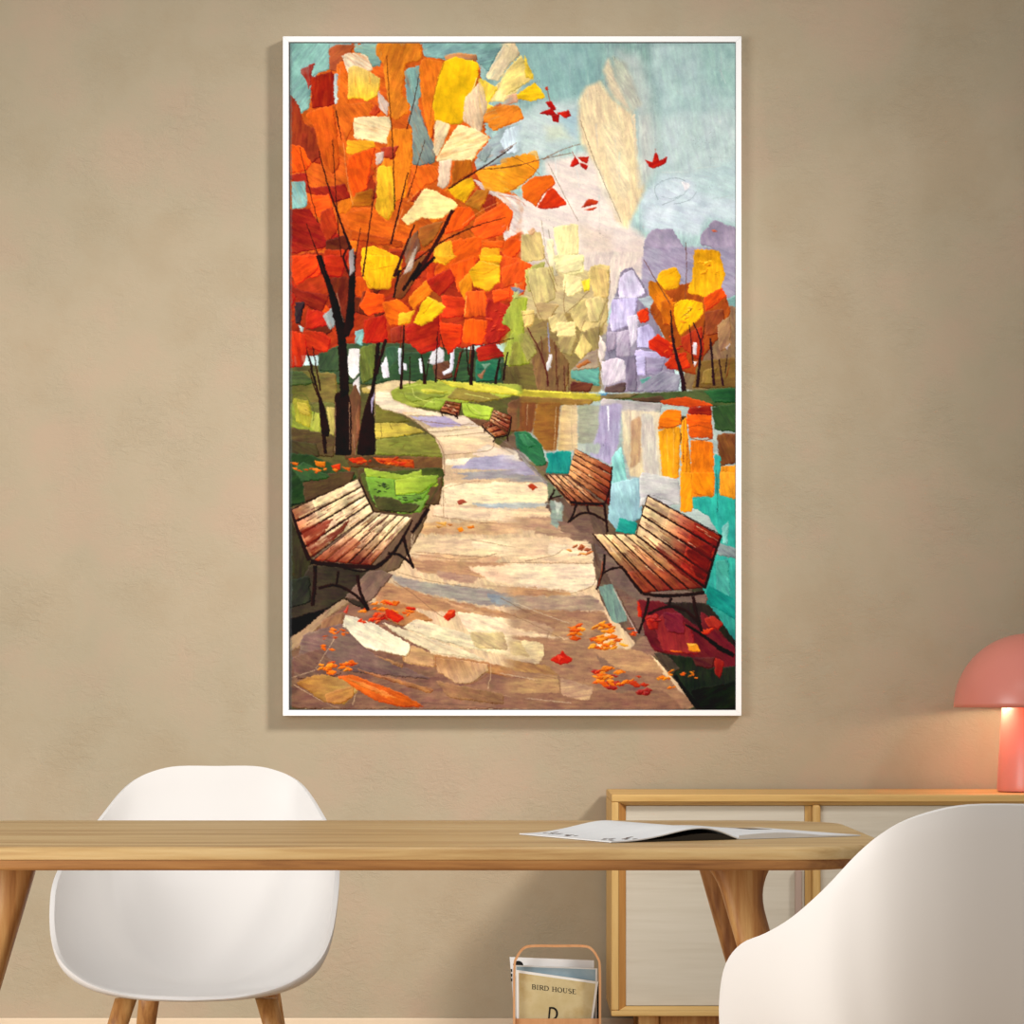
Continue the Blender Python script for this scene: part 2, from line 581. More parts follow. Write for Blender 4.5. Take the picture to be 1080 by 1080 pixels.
bulb_m = new_mat('warm_bulb', (255, 230, 190), 0.5)
bb = bulb_m.node_tree.nodes['Principled BSDF']
bb.inputs['Emission Color'].default_value = (1, 0.72, 0.36, 1)
bb.inputs['Emission Strength'].default_value = 6
bm = bmesh.new()
bmesh.ops.create_uvsphere(bm, u_segments=24, v_segments=16, radius=0.022, matrix=Matrix.Translation((0, 0, zrim + 0.040)))
link_bm('bulb', bm, bulb_m, lamp, smooth=True)
for ang in (195, 315, 75):
    pd = bpy.data.lights.new('lamp_glow', 'POINT')
    pd.energy = 0.8
    pd.color = (1.0, 0.88, 0.64)
    pd.shadow_soft_size = 0.012
    po = bpy.data.objects.new('lamp_glow', pd)
    COL.objects.link(po)
    po.parent = lamp
    po.location = (0.085 * math.cos(math.radians(ang)), 0.085 * math.sin(math.radians(ang)), zrim + 0.022)

# ------------------------------------------------------------ open magazine on the table
MA = math.radians(28)
mag = thing('open_magazine', (0.14, 4.35, TZ + 0.0005), 'open magazine with white pages lying on the table', 'magazine', rz=MA)


def page_block(u0, w, h, prof, th, flip=False):
    """page surface following a height profile across its width; prof(t)->z"""
    bm = bmesh.new()
    n = 24
    top, bot = [], []
    for k in range(n + 1):
        t = k / n
        x = u0 + w * t
        z = prof(t)
        zb = max(0.0, z - th(t))
        top.append((x, z)); bot.append((x, zb))
    ring_pts = top + bot[::-1]
    loft(bm, [[(x, y, z) for x, z in ring_pts] for y in (0.0, h)])
    return bm


PW, PH = 0.212, 0.275
lprof = lambda t: 0.0015 + 0.024 * (math.sin(math.pi * min(1, t / 0.93) ** 2.1)) ** 1.25 if t < 0.93 else 0.0015 + 0.0
lprof = lambda t: 0.0018 + 0.0165 * max(0.0, math.sin(math.pi * t ** 1.9)) ** 1.2
bmx = page_block(0.0, PW, PH, lprof, lambda t: 0.0016)
link_bm('left_page', bmx, M['paper'], mag, smooth=False)
rprof = lambda t: 0.0055 - 0.004 * t + 0.004 * math.sin(math.pi * min(1, t * 1.5)) * (t < 0.66)
bmx = page_block(PW + 0.0006, PW, PH, rprof, lambda t: 0.02)
link_bm('right_pages', bmx, M['paper'], mag, smooth=False)
bmx = page_block(0.01, PW - 0.012, PH - 0.004, lambda t: 0.0012 + 0.0085 * max(0.0, math.sin(math.pi * t ** 2.4)) ** 1.2, lambda t: 0.02)
shade_m = new_mat('shadow_dark_page', (52, 46, 38), 0.6, 0.2)  # near-black colour stands for the shadow under the left page's bulge
o = link_bm('shaded_lower_pages', bmx, shade_m, mag); o.location = (0, 0.002, 0)
# printed marks on the left page edge and a printed picture on the right page
def decal(name, pts, zf, mat, parent, th=0.0002):
    bm = bmesh.new()
    a = [bm.verts.new((x, y, zf(x) + 0.0002)) for x, y in pts]
    b_ = [bm.verts.new((x, y, zf(x) + 0.0002 + th)) for x, y in pts]
    bm.faces.new(a[::-1]); bm.faces.new(b_)
    n = len(pts)
    for i in range(n):
        bm.faces.new((a[i], a[(i + 1) % n], b_[(i + 1) % n], b_[i]))
    return link_bm(name, bm, mat, parent)


lz = lambda x: lprof(min(1, max(0, x / PW)))
rz_ = lambda x: rprof(min(1, max(0, (x - PW) / PW)))
soft_ink = new_mat('brown_print', (112, 92, 84), 0.7, 0.1)
random.seed(4)
for (ax, ay, n) in ((0.010, 0.02, 5), (0.034, 0.008, 4), (0.012, 0.15, 4), (0.02, 0.21, 5)):
    for k in range(n):
        x = ax + random.uniform(-0.004, 0.016); y = ay + 0.0095 * k
        w_ = random.uniform(0.006, 0.014)
        decal('printed_mark', [(x, y), (x + w_, y + 0.001), (x + w_ * 0.8, y + 0.006), (x + 0.001, y + 0.005)], lz, soft_ink, mag)
tan_ink = new_mat('tan_print', (196, 170, 138), 0.7, 0.1)
for (a, c, y_0, y_1) in ((0.03, 0.10, 0.20, 0.255), (0.115, 0.19, 0.205, 0.25)):
    decal('printed_picture', [(PW + a, y_0), (PW + c, y_0), (PW + c, y_1), (PW + a, y_1)], rz_, tan_ink, mag)

# ------------------------------------------------------------ magazine holder by the sideboard
HY = 7.42
HX0, HX1 = at(541, 0, HY).x, at(634, 0, HY).x
HW = HX1 - HX0
HZ = lambda py: EYE - (py - HOR) * HY / FPX
hold = thing('magazine_holder', ((HX0 + HX1) / 2, HY, 0), 'bent beech magazine holder with a loop handle on the floor beside the sideboard', 'magazine rack')
# band body: rounded rectangular tray
bm = bmesh.new()
zb = HZ(1074.5)
out = round_rect(-HW / 2, HW / 2, 0.0, 0.16, 0.012, 5)
inn = round_rect(-HW / 2 + 0.005, HW / 2 - 0.005, 0.005, 0.155, 0.008, 5)
loft(bm, [[(x, y, 0.0) for x, y in out], [(x, y, zb) for x, y in out], [(x, y, zb) for x, y in inn], [(x, y, 0.008) for x, y in inn]])
link_bm('tray', bm, M['bent'], hold)
# loop handle
bm = bmesh.new()
zt_ = HZ(996.5)
path = []
hw = HW / 2 - 0.003
pts = [(-hw, zb - 0.02), (-hw, zb + 0.02), (-hw + 0.0005, zt_ - 0.055), (-hw + 0.006, zt_ - 0.03), (-hw + 0.022, zt_ - 0.008), (-hw + 0.045, zt_ - 0.002), (0, zt_ - 0.002)]
half = catmull([(x, 0, z) for x, z in pts], 6)
path = half + [Vector((-p.x, 0, p.z)) for p in half[-2::-1]]
rings = []
for i, p in enumerate(path):
    q0, q1 = path[max(0, i - 1)], path[min(len(path) - 1, i + 1)]
    t = (q1 - q0).normalized()
    nrm = Vector((-t.z, 0, t.x))
    a_, b_ = 0.0027, 0.008
    rings.append([p + nrm * a_ + Vector((0, b_, 0)), p + nrm * a_ - Vector((0, b_, 0)), p - nrm * a_ - Vector((0, b_, 0)), p - nrm * a_ + Vector((0, b_, 0))])
loft(bm, rings)
hd = link_bm('handle', bm, M['bent'], hold)
hd.location = (0, -0.0085, 0)


# booklets: a thin board standing in the tray, leaning back a little
def booklet(px_pts, Y, th, mat, label, back_lean=0.0):
    """px_pts: top-left, top-right, bottom-right, bottom-left in photo pixels at depth Y"""
    P = [at(x, y, Y) for x, y in px_pts]
    c = (P[2] + P[3]) / 2
    t = thing('magazine', (c.x, Y, c.z), label, 'magazine', group=None)
    bm = bmesh.new()
    f = [bm.verts.new((p.x - c.x, 0, p.z - c.z)) for p in P]
    g = [bm.verts.new((p.x - c.x, th, p.z - c.z)) for p in P]
    bm.faces.new(f); bm.faces.new(g[::-1])
    for i in range(4):
        bm.faces.new((f[i], g[i], g[(i + 1) % 4], f[(i + 1) % 4]))
    return t, c, bm


def plate(parent, c, Y, px_pts, dy, mat, name, th=0.0004):
    bm = bmesh.new()
    P = [at(x, y, Y) for x, y in px_pts]
    f = [bm.verts.new((p.x - c.x, -dy, p.z - c.z)) for p in P]
    g = [bm.verts.new((p.x - c.x, -dy + th, p.z - c.z)) for p in P]
    bm.faces.new(f); bm.faces.new(g[::-1])
    for i in range(len(P)):
        j = (i + 1) % len(P)
        bm.faces.new((f[i], g[i], g[j], f[j]))
    return link_bm(name, bm, mat, parent)


white_m = new_mat('white_cover', (228, 226, 224), 0.5)
bluem = mottled('blue_sky_cover', [lin((140, 166, 180)), lin((162, 182, 190))], 14, bump=0.0)
cream = mottled('straw_cover', [lin((196, 176, 126)), lin((206, 188, 142)), lin((186, 158, 102))], 9, bump=0.0)
cover_edge = new_mat('cover_white_edge', (236, 234, 228), 0.5)
# front magazine
Y1 = HY + 0.02
t, c, bm = booklet([(544.5, 1023), (631, 1035.5), (618, 1130), (545.5, 1130)], Y1, 0.004, cover_edge, '')
t['label'] = 'straw coloured magazine reading BIRD HOUSE at the front of the magazine holder'
body = link_bm('pages', bm, cover_edge, t)
plate(t, c, Y1, [(547.3, 1026), (628, 1037.5), (616, 1130), (547.8, 1130)], 0.0006, cream, 'cover')


def glyph_font():
    """serif capitals as strokes: list of (x0,y0,x1,y1,width) in a unit cell"""
    K, k = 0.17, 0.07
    def arc(cx, cy, rx, ry, a0, a1, w0, w1, n=8):
        out = []
        for i in range(n):
            a = math.radians(a0 + (a1 - a0) * i / n); b = math.radians(a0 + (a1 - a0) * (i + 1) / n)
            m_ = math.radians(a0 + (a1 - a0) * (i + .5) / n)
            w_ = w0 + (w1 - w0) * abs(math.cos(m_))
            out.append((cx + rx * math.cos(a), cy + ry * math.sin(a), cx + rx * math.cos(b), cy + ry * math.sin(b), w_))
        return out
    ser = lambda x, y: [(x - .14, y, x + .14, y, k)]
    stem = lambda x: [(x, 0, x, 1, K)] + ser(x, 0.03) + ser(x, 0.97)
    F = {}
    F['B'] = stem(.2) + [(.2, .97, .45, .97, k), (.2, .53, .45, .53, k), (.2, .03, .45, .03, k)] + arc(.42, .75, .22, .22, -90, 90, k, K) + arc(.44, .28, .27, .25, -90, 90, k, K)
    F['I'] = stem(.25)
    F['R'] = stem(.2) + [(.2, .97, .45, .97, k), (.2, .5, .45, .5, k)] + arc(.42, .735, .24, .235, -90, 90, k, K) + [(.42, .5, .78, 0.02, K)]
    F['D'] = stem(.2) + [(.2, .97, .4, .97, k), (.2, .03, .4, .03, k)] + arc(.38, .5, .42, .47, -90, 90, k, K)
    F['H'] = stem(.2) + stem(.72) + [(.2, .5, .72, .5, k)]
    F['O'] = arc(.45, .5, .36, .47, 0, 360, k, K, 18)
    F['U'] = [(.2, .3, .2, 1, K), (.7, .3, .7, 1, k)] + ser(.2, .97) + ser(.7, .97) + arc(.45, .3, .25, .27, 180, 360, k, .12)
    F['S'] = arc(.35, .74, .22, .23, 40, 270, k, K) + arc(.35, .27, .23, .25, -140, 90, k, K)
    F['E'] = stem(.2) + [(.2, .97, .62, .97, k), (.2, .5, .5, .5, k), (.2, .03, .66, .03, k), (.62, .8, .62, 1, k), (.66, 0, .66, .2, k)]
    return F


ADV = {'B': .8, 'I': .5, 'R': .82, 'D': .9, 'H': .95, 'O': .92, 'U': .92, 'S': .7, 'E': .78, ' ': .45}
FONT = glyph_font()


def write(parent, c, Y, dy, text, px0, py0, px1, py1, hpx, name):
    """text baseline from (px0,py0) to (px1,py1), cap height hpx, as raised ink strokes"""
    total = sum(ADV[ch] for ch in text)
    ux, uy = (px1 - px0) / total, (py1 - py0) / total
    bm = bmesh.new()
    pen = 0.0
    for ch in text:
        for i, (a, b, d, e, w) in enumerate(FONT.get(ch, [])):
            p = Vector((px0 + (pen + a) * ux, py0 + (pen + a) * uy - b * hpx))
            q = Vector((px0 + (pen + d) * ux, py0 + (pen + d) * uy - e * hpx))
            dv = (q - p)
            if dv.length < 1e-6:
                continue
            nv = Vector((-dv.y, dv.x)).normalized() * (w * (hpx * 0.5))
            dy2 = dy + 0.00002 * i
            vs = []
            for r in (p - nv, q - nv, q + nv, p + nv):
                P3 = at(r.x, r.y, Y)
                vs.append((P3.x - c.x, P3.z - c.z))
            f = [bm.verts.new((x, -dy2, z)) for x, z in vs]
            g = [bm.verts.new((x, -dy2 + 0.0006, z)) for x, z in vs]
            bm.faces.new(f); bm.faces.new(g[::-1])
            for j in range(4):
                bm.faces.new((f[j], g[j], g[(j + 1) % 4], f[(j + 1) % 4]))
        pen += ADV[ch]
    return link_bm(name, bm, M['ink'], parent)


write(t, c, Y1, 0.0010, 'BIRD HOUSE', 560.6, 1043, 608, 1048.6, 5.0, 'cover_title')
bm = bmesh.new()
# large sans letter D
ring = []
def dpt(x, y): return at(578 + x, 1076 - y, Y1)
outer = [(0, 0), (1.2, 14)] + [(1.2 + 3.2 + 6.2 * math.cos(a), 7 + 7 * math.sin(a)) for a in [math.radians(90 - 180 * k / 10) for k in range(11)]]
innr = [(1.8, 1.8), (2.8, 12.2)] + [(4.2 + 4.3 * math.cos(a), 7 + 5.2 * math.sin(a)) for a in [math.radians(90 - 180 * k / 10) for k in range(11)]]
vo = [bm.verts.new((dpt(*p).x - c.x, -0.0016, dpt(*p).z - c.z)) for p in outer]
vi = [bm.verts.new((dpt(*p).x - c.x, -0.0016, dpt(*p).z - c.z)) for p in innr]
for i in range(len(vo)):
    j = (i + 1) % len(vo)
    bm.faces.new((vo[i], vo[j], vi[j], vi[i]))
r = bmesh.ops.extrude_face_region(bm, geom=list(bm.faces))
for v in r['geom']:
    if isinstance(v, bmesh.types.BMVert):
        v.co.y += 0.0008
link_bm('cover_letter', bm, M['ink'], t)
# blue magazine
Y2 = HY + 0.035
t, c, bm = booklet([(543.5, 1018), (630, 1021.5), (629, 1130), (543.5, 1130)], Y2, 0.004, cover_edge, '')
t['label'] = 'pale blue magazine standing between the straw and the white one in the holder'
link_bm('pages', bm, cover_edge, t)
plate(t, c, Y2, [(545, 1019.5), (628, 1022.5), (627, 1130), (545, 1130)], 0.0006, bluem, 'cover')
# white magazine at the back
Y3 = HY + 0.055
t, c, bm = booklet([(537.5, 1009.5), (626.5, 1013), (626, 1130), (547.5, 1130)], Y3, 0.006, white_m, '')
t['label'] = 'white magazine with black print, rearmost in the magazine holder'
link_bm('pages', bm, white_m, t)
cx_, cy_ = 546.5, 1018.5
plate(t, c, Y3, [(cx_ + 5.5 * math.cos(math.radians(a)), cy_ - 5.2 * math.sin(math.radians(a))) for a in range(170, -11, -18)], 0.0008, M['ink'], 'cover_print')
for k in range(3):
    plate(t, c, Y3, [(538.6, 1022 + 5 * k), (540.2, 1022 + 5 * k), (540.2, 1025 + 5 * k), (539.0, 1025 + 5 * k)], 0.0008, M['ink'], 'cover_print')
# dark slim folder edge seen right of the magazines
t, c, bm = booklet([(610, 1036), (631.5, 1036), (631.5, 1130), (610, 1130)], HY + 0.045 - 0.003, 0.003, M['ink'], '')
t['label'] = 'black folder showing as a dark strip right of the straw magazine'
t['category'] = 'folder'; t.name = 'paper_folder'
link_bm('sheet', bm, M['ink'], t)

RELIEF = 0.00035

# ------------------------------------------------------------ the framed oil painting
# The canvas is a fine relief mesh; a small brush engine lays hundreds of palette-knife strokes on it (pigment + thickness).
CX0, CY0, CX1, CY1 = 306.0, 45.5, 775.5, 748.5
KS = 1.6
NW, NH = int((CX1 - CX0) * KS) + 1, int((CY1 - CY0) * KS) + 1
rng = np.random.RandomState(7)


def smooth_noise(n, cell, seed):
    r = np.random.RandomState(seed)
    g = r.rand(n // cell, n // cell)
    m_ = g.shape[0]
    x = np.arange(n) / cell
    i = np.floor(x).astype(int)
    f = x - i
    f = f * f * (3 - 2 * f)
    i0, i1 = i % m_, (i + 1) % m_
    a = g[np.ix_(i0, i0)] * np.outer(1 - f, 1 - f) + g[np.ix_(i0, i1)] * np.outer(1 - f, f)
    a += g[np.ix_(i1, i0)] * np.outer(f, 1 - f) + g[np.ix_(i1, i1)] * np.outer(f, f)
    return a * 2 - 1


NT = 1024
N8 = smooth_noise(NT, 8, 1)
NF = 0.5 * smooth_noise(NT, 16, 2) + 0.3 * smooth_noise(NT, 8, 3) + 0.2 * smooth_noise(NT, 4, 4)


def samp(A, x, y):
    x0 = np.floor(x).astype(int); y0 = np.floor(y).astype(int)
    fx = x - x0; fy = y - y0
    x0 %= NT; y0 %= NT
    x1_ = (x0 + 1) % NT; y1_ = (y0 + 1) % NT
    return (A[y0, x0] * (1 - fx) + A[y0, x1_] * fx) * (1 - fy) + (A[y1_, x0] * (1 - fx) + A[y1_, x1_] * fx) * fy


PIG = np.zeros((NH, NW, 3)); PIG[:] = (0.6, 0.75, 0.72)
HGT = np.zeros((NH, NW))
TILES = {1: (290, 30), 2: (530, 30), 3: (290, 270), 4: (530, 270), 5: (290, 500), 6: (530, 500)}
TS = 260 / 1080.0


def hexc(h):
    return np.array([int(h[i:i + 2], 16) for i in (0, 2, 4)]) / 255.0


def conv(t, s):
    """tile coordinates -> photo pixel -> canvas grid"""
    ox_, oy_ = TILES[t] if t else (0, 0)
    k = TS if t else 1.0
    pts = [tuple(float(v) for v in p.split(',')) for p in s.split()]
    return np.array([((ox_ + x * k - CX0) * KS, (oy_ + y * k - CY0) * KS) for x, y in pts])


def seg_dist(X, Y, pts, closed=True):
    d = np.full(X.shape, 1e9)
    n = len(pts)
    for i in range(n if closed else n - 1):
        ax, ay = pts[i]; bx, by = pts[(i + 1) % n]
        vx, vy = bx - ax, by - ay
        L2 = vx * vx + vy * vy + 1e-9
        t = np.clip(((X - ax) * vx + (Y - ay) * vy) / L2, 0, 1)
        d = np.minimum(d, (X - ax - t * vx) ** 2 + (Y - ay - t * vy) ** 2)
    return np.sqrt(d)


def inside(X, Y, pts):
    c = np.zeros(X.shape, bool)
    n = len(pts)
    for i in range(n):
        ax, ay = pts[i]; bx, by = pts[(i + 1) % n]
        if ay == by:
            continue
        cond = ((ay > Y) != (by > Y)) & (X < (bx - ax) * (Y - ay) / (by - ay) + ax)
        c ^= cond
    return c


SEED = [0]


def chaikin(p, cut=0.07, it=2):
    for _ in range(it):
        q = np.roll(p, -1, axis=0)
        p = np.stack([p + (q - p) * cut, q - (q - p) * cut], 1).reshape(-1, 2)
        cut = 0.2
    return p


def apply(pts, col, c2=None, a=None, rag=0.8, streak=0.10, soft=0.0, alpha=1.0, h=1.0, dry=0.0, rim=0.07, blot=0.10, grad=0.22, sd=None, rnd=True, fade=None):
    SEED[0] += 1
    s = SEED[0]
    if a is None:
        # streaks follow the long axis of the stroke, give or take
        q = pts - pts.mean(0)
        w_, v_ = np.linalg.eigh(q.T @ q)
        a = math.degrees(math.atan2(v_[1, 1], v_[0, 1])) + 24 * math.sin(s * 2.3)
        if c2 is not None:
            a = 0.0
    if rnd:
        pts = chaikin(pts)
    mg = 3 + soft * KS * 2 + rag * KS * 2
    x0 = int(max(0, math.floor(pts[:, 0].min() - mg))); x1_ = int(min(NW, math.ceil(pts[:, 0].max() + mg)))
    y0 = int(max(0, math.floor(pts[:, 1].min() - mg))); y1_ = int(min(NH, math.ceil(pts[:, 1].max() + mg)))
    if x1_ <= x0 or y1_ <= y0:
        return
    Y, X = np.mgrid[y0:y1_, x0:x1_].astype(float)
    ox_, oy_ = s * 37.3, s * 91.7
    wx = (samp(NF, X * 1.7 + ox_, Y * 1.7 + oy_) + 0.6 * samp(NF, X * 6 + ox_, Y * 6 + oy_)) * rag * KS * 1.6
    wy = (samp(NF, X * 1.7 + oy_, Y * 1.7 + ox_ + 300) + 0.6 * samp(NF, X * 6 + oy_, Y * 6 + ox_)) * rag * KS * 1.6
    Xw, Yw = X + wx, Y + wy
    if sd is None:
        d = seg_dist(Xw, Yw, pts)
        sdv = np.where(inside(Xw, Yw, pts), d, -d)
    else:
        sdv = sd(Xw, Yw)
    e = max(0.7, soft * KS)
    if soft:
        blot *= 0.45
        grad = 0
    m_ = np.clip(0.5 + sdv / (2 * e), 0, 1)
    if soft:
        m_ = m_ * m_ * (3 - 2 * m_)
    ca, sa = math.cos(math.radians(a)), math.sin(math.radians(a))
    U = X * ca + Y * sa
    V = -X * sa + Y * ca
    st = samp(NF, U * 0.5 + ox_, V * 2.6 + oy_) * 0.55 + samp(NF, U * 1.1 + oy_, V * 6.0 + ox_) * 0.45
    bl = samp(NF, X * 0.8 + oy_ + 77, Y * 0.8 + ox_ + 13)
    if dry:
        m_ = m_ * np.clip(1.3 - dry * (1 + 2.5 * samp(NF, U * 0.5 + 5 * s, V * 4 + 3 * s)), 0, 1)
    if fade:
        f0, f1 = (fade[0] - CX0) * KS, (fade[1] - CX0) * KS
        fm = np.clip((X + 6 * bl * KS - f0) / (f1 - f0), 0, 1)
        m_ = m_ * fm * fm * (3 - 2 * fm)
    m_ = (m_ * alpha)[..., None]
    base = np.empty(X.shape + (3,)); base[:] = col
    if c2 is not None:
        t = (U - U.min()) / (np.ptp(U) + 1e-6)
        pu = pts[:, 0] * ca + pts[:, 1] * sa
        t = np.clip((U - pu.min()) / (np.ptp(pu) + 1e-6) + 0.18 * bl, 0, 1)[..., None]
        base = base * (1 - t) + c2 * t
    tu = (U - U.min()) / (np.ptp(U) + 1e-6) - 0.5
    k = (1 + streak * 1.9 * st + blot * 1.6 * bl + grad * math.sin(s * 5.1) * tu)[..., None]
    base = base * k
    base[..., 1] += streak * 0.35 * st
    base[..., 0] += 0.02 * bl
    base[..., 2] -= 0.02 * st
    if rim and not soft:
        # knife-ridge light and shade painted in: light upper-left edge, dark crease lower-right
        gy, gx = np.gradient(sdv)
        side = (gx * 0.6 + gy * 0.8)
        w_ = np.exp(-((sdv - 0.8) / 1.1) ** 2)
        base = base + (np.where(side > 0, side * 0.9, side * 2.6) * w_ * rim)[..., None]
    reg = PIG[y0:y1_, x0:x1_]
    PIG[y0:y1_, x0:x1_] = reg * (1 - m_) + base * m_
    hh = HGT[y0:y1_, x0:x1_]
    ridge = np.exp(-((sdv - 1.2) / 1.0) ** 2) * 0.6 if not soft else 0
    mm = m_[..., 0]
    HGT[y0:y1_, x0:x1_] = hh * (1 - mm * 0.75) + mm * h * (0.35 + 0.35 * st + ridge)


def P(t, col, s, c2=None, **k):
    xs_ = [float(p.split(',')[0]) for p in s.split()]
    if t in (1, 3, 5) and max(xs_) >= 1078:
        k.setdefault('fade', (553, 543))
    if t in (2, 4, 6) and min(xs_) <= 0:
        k.setdefault('fade', (526, 539))
    apply(conv(t, s), hexc(col), hexc(c2) if c2 else None, **k)


def PS(t, spec, **k):
    """many patches: 'colour x,y x,y ... ; colour ...'  colour may be aaaaaa>bbbbbb@angle"""
    for item in spec.split(';'):
        item = item.strip()
        if not item:
            continue
        c, s = item.split(' ', 1)
        kk = dict(k)
        if '@' in c:
            c, a = c.split('@'); kk['a'] = float(a)
        c2 = None
        if '>' in c:
            c, c2 = c.split('>')
        P(t, c, s, c2, **kk)


def B(t, col, w0, w1, s, rag=0.35, **k):
    """tapered line, widths in photo pixels"""
    pts = conv(t, s)
    if len(pts) > 2:
        pts = np.array([(v.x, v.y) for v in catmull([(x, y, 0) for x, y in pts], 5)])
    n = len(pts)
    L_ = np.r_[0, np.cumsum(np.hypot(*np.diff(pts, axis=0).T))]
    L_ /= L_[-1]
    left, right = [], []
    for i in range(n):
        d = pts[min(i + 1, n - 1)] - pts[max(i - 1, 0)]
        d = d / (np.hypot(*d) + 1e-9)
        w = (w0 + (w1 - w0) * L_[i]) * KS / 2
        nn = np.array([-d[1], d[0]]) * w
        left.append(pts[i] + nn); right.append(pts[i] - nn)
    k.setdefault('rim', 0.02)
    k['rnd'] = False
    apply(np.array(left + right[::-1]), hexc(col), rag=rag, h=0.9, **k)


def BS(t, col, spec, **k):
    """'w0 w1 x,y x,y ; ...'"""
    for item in spec.split(';'):
        item = item.strip()
        if not item:
            continue
        w0, w1, s = item.split(' ', 2)
        B(t, col, float(w0), float(w1), s, **k)


def leaves(t, cx, cy, rx, ry, n, cols, size=10, seed=0):
    r = random.Random(seed * 71 + int(cx) + int(cy))
    for _ in range(n):
        a = r.uniform(0, 6.283); q = math.sqrt(r.random())
        x, y = cx + rx * q * math.cos(a), cy + ry * q * math.sin(a)
        ln = size * r.uniform(0.7, 1.7); wd = ln * r.uniform(0.25, 0.5); an = r.uniform(-0.6, 0.5)
        ca, sa = math.cos(an), math.sin(an)
        pp = [(-ln, 0), (-ln * .2, -wd), (ln * .7, -wd * .6), (ln, 0), (ln * .3, wd), (-ln * .5, wd * .6)]
        s = ' '.join('%.1f,%.1f' % (x + ca * u - sa * v, y + sa * u + ca * v) for u, v in pp)
        P(t, r.choice(cols), s, rag=0.5, rim=0.1, h=1.4)


def dabs(t, x0, y0, x1_, y1_, n, cols, size=40, seed=0, alpha=0.8, **k):
    """loose underpainting"""
    r = random.Random(seed * 13 + n)
    for _ in range(n):
        x, y = r.uniform(x0, x1_), r.uniform(y0, y1_)
        an = r.uniform(0, 6.28); ln = size * r.uniform(.6, 1.3); wd = ln * r.uniform(.4, .8)
        ca, sa = math.cos(an), math.sin(an)
        pp = [(-ln, -wd), (ln, -wd * .8), (ln * .9, wd), (-ln * .8, wd * .9)]
        s = ' '.join('%.1f,%.1f' % (x + ca * u - sa * v, y + sa * u + ca * v) for u, v in pp)
        P(t, r.choice(cols), s, a=math.degrees(an), alpha=alpha, **k)


def slats(t, quad, n, stops, gap=0.16, edge='2a120e', hi=None, a=None, seed=0):
    """bench boards: quad = p00 p10 p11 p01, boards run p00->p10; stops = colours along the board"""
    q = [np.array(v) for v in conv(t, quad)]
    r = random.Random(seed)
    apply(np.array([q[0], q[1], q[2], q[3]]), hexc(edge), rag=0.4, rim=0, rnd=False)
    ns = len(stops) - 1
    for i in range(n):
        v0 = (i + gap * 0.5) / n; v1 = (i + 1 - gap * 0.5) / n
        for j in range(ns):
            u0, u1 = j / ns - (0.03 if j else 0), (j + 1) / ns
            def pt(u, v):
                return (q[0] * (1 - u) + q[1] * u) * (1 - v) + (q[3] * (1 - u) + q[2] * u) * v
            P4 = np.array([pt(u0, v0), pt(u1, v0), pt(u1, v1), pt(u0, v1)])
            d = P4[1] - P4[0]
            ang = math.degrees(math.atan2(d[1], d[0]))
            c, c2 = hexc(stops[j]), hexc(stops[j + 1])
            f = r.uniform(0.88, 1.08)
            flip = abs(ang) > 90
            apply(P4, (c2 if flip else c) * f, (c if flip else c2) * f, a=ang + (180 if flip else 0), rag=0.3, rim=0.07, streak=0.2, blot=0.22, rnd=False)
        # broken dark wear marks along the board
        for _ in range(8):
            u = r.uniform(0.05, 0.8); v = r.uniform(v0, v1)
            a_, b_ = pt(u, v), pt(min(1, u + r.uniform(.08, .25)), v)
            dd = (b_ - a_) / (np.hypot(*(b_ - a_)) + 1e-9)
            nn = np.array([-dd[1], dd[0]]) * 0.5 * KS
            apply(np.array([a_ + nn, b_, a_ - nn]), hexc(r.choice(['4a1a12', '5a2216', '8a4a2a', 'f2dca8', '3a1410'])), rag=0.3, rim=0, alpha=0.75)

# ---- sky and far haze
P(0, '6a5644', '296,400 790,400 790,790 296,790', rag=0, rim=0, rnd=False)
P(0, '584c34', '296,330 330,330 330,800 296,800', rag=0, rim=0, rnd=False)
P(0, '3a3a2c', '740,560 790,560 790,800 700,800', rag=0, rim=0, rnd=False)
P(0, 'a3c8c1', '290,30 790,30 790,415 290,415', 'b4cfca', a=90, rag=0, rim=0, rnd=False)
PS(2, '''93bbb6 60,60 430,60 420,240 340,300 200,330 120,200; b4d0cc 640,60 1040,60 1040,500 690,470; a6cac2 850,60 1040,60 1040,300 900,260;
c3d8d4 690,380 1040,360 1040,640 860,660 680,640; b9c9c2 500,90 610,130 690,460 680,600 620,720 580,370''', soft=9, streak=0.05, a=80, rim=0)
PS(2, '''c6d9d4 0,430 170,320 330,320 335,500 200,570 0,540; a6c4ca 240,380 330,360 325,470 250,480; d0dcc6 180,430 260,420 300,480 200,490;
eaddd0 180,580 390,540 520,830 630,920 640,1100 0,1100 0,760 200,700; d0e0e5 600,740 700,640 850,650 1040,600 1040,860 900,830 860,910 760,890 620,890;
dfcfc4 480,960 620,920 620,1080 480,1080; e3d2bf 330,850 480,900 480,1000 350,1000; c2dad9 820,640 1040,560 1040,760 850,720''', soft=6, streak=0.05, a=20, rim=0)
PS(2, '''ddcfae 440,180 465,128 500,220 570,370 480,300; c0c6b2 480,120 540,150 610,330 570,370 500,230; ecd9ae>ead6a6@80 365,255 430,230 480,310 570,370 590,560 625,700 545,880 500,840 430,640 345,500 330,400 335,310;
f0e0b4 430,420 500,400 560,640 540,760 480,700; f6ecd2 405,600 425,630 522,850 480,800 420,680''', soft=3.5, streak=0.1, rim=0)
P(2, 'ead9b4', '570,380 580,370 592,560 582,560', soft=0.6, rim=0)
P(2, 'cfd6cb', '600,380 640,380 650,640 600,700', soft=6, rim=0, a=85)
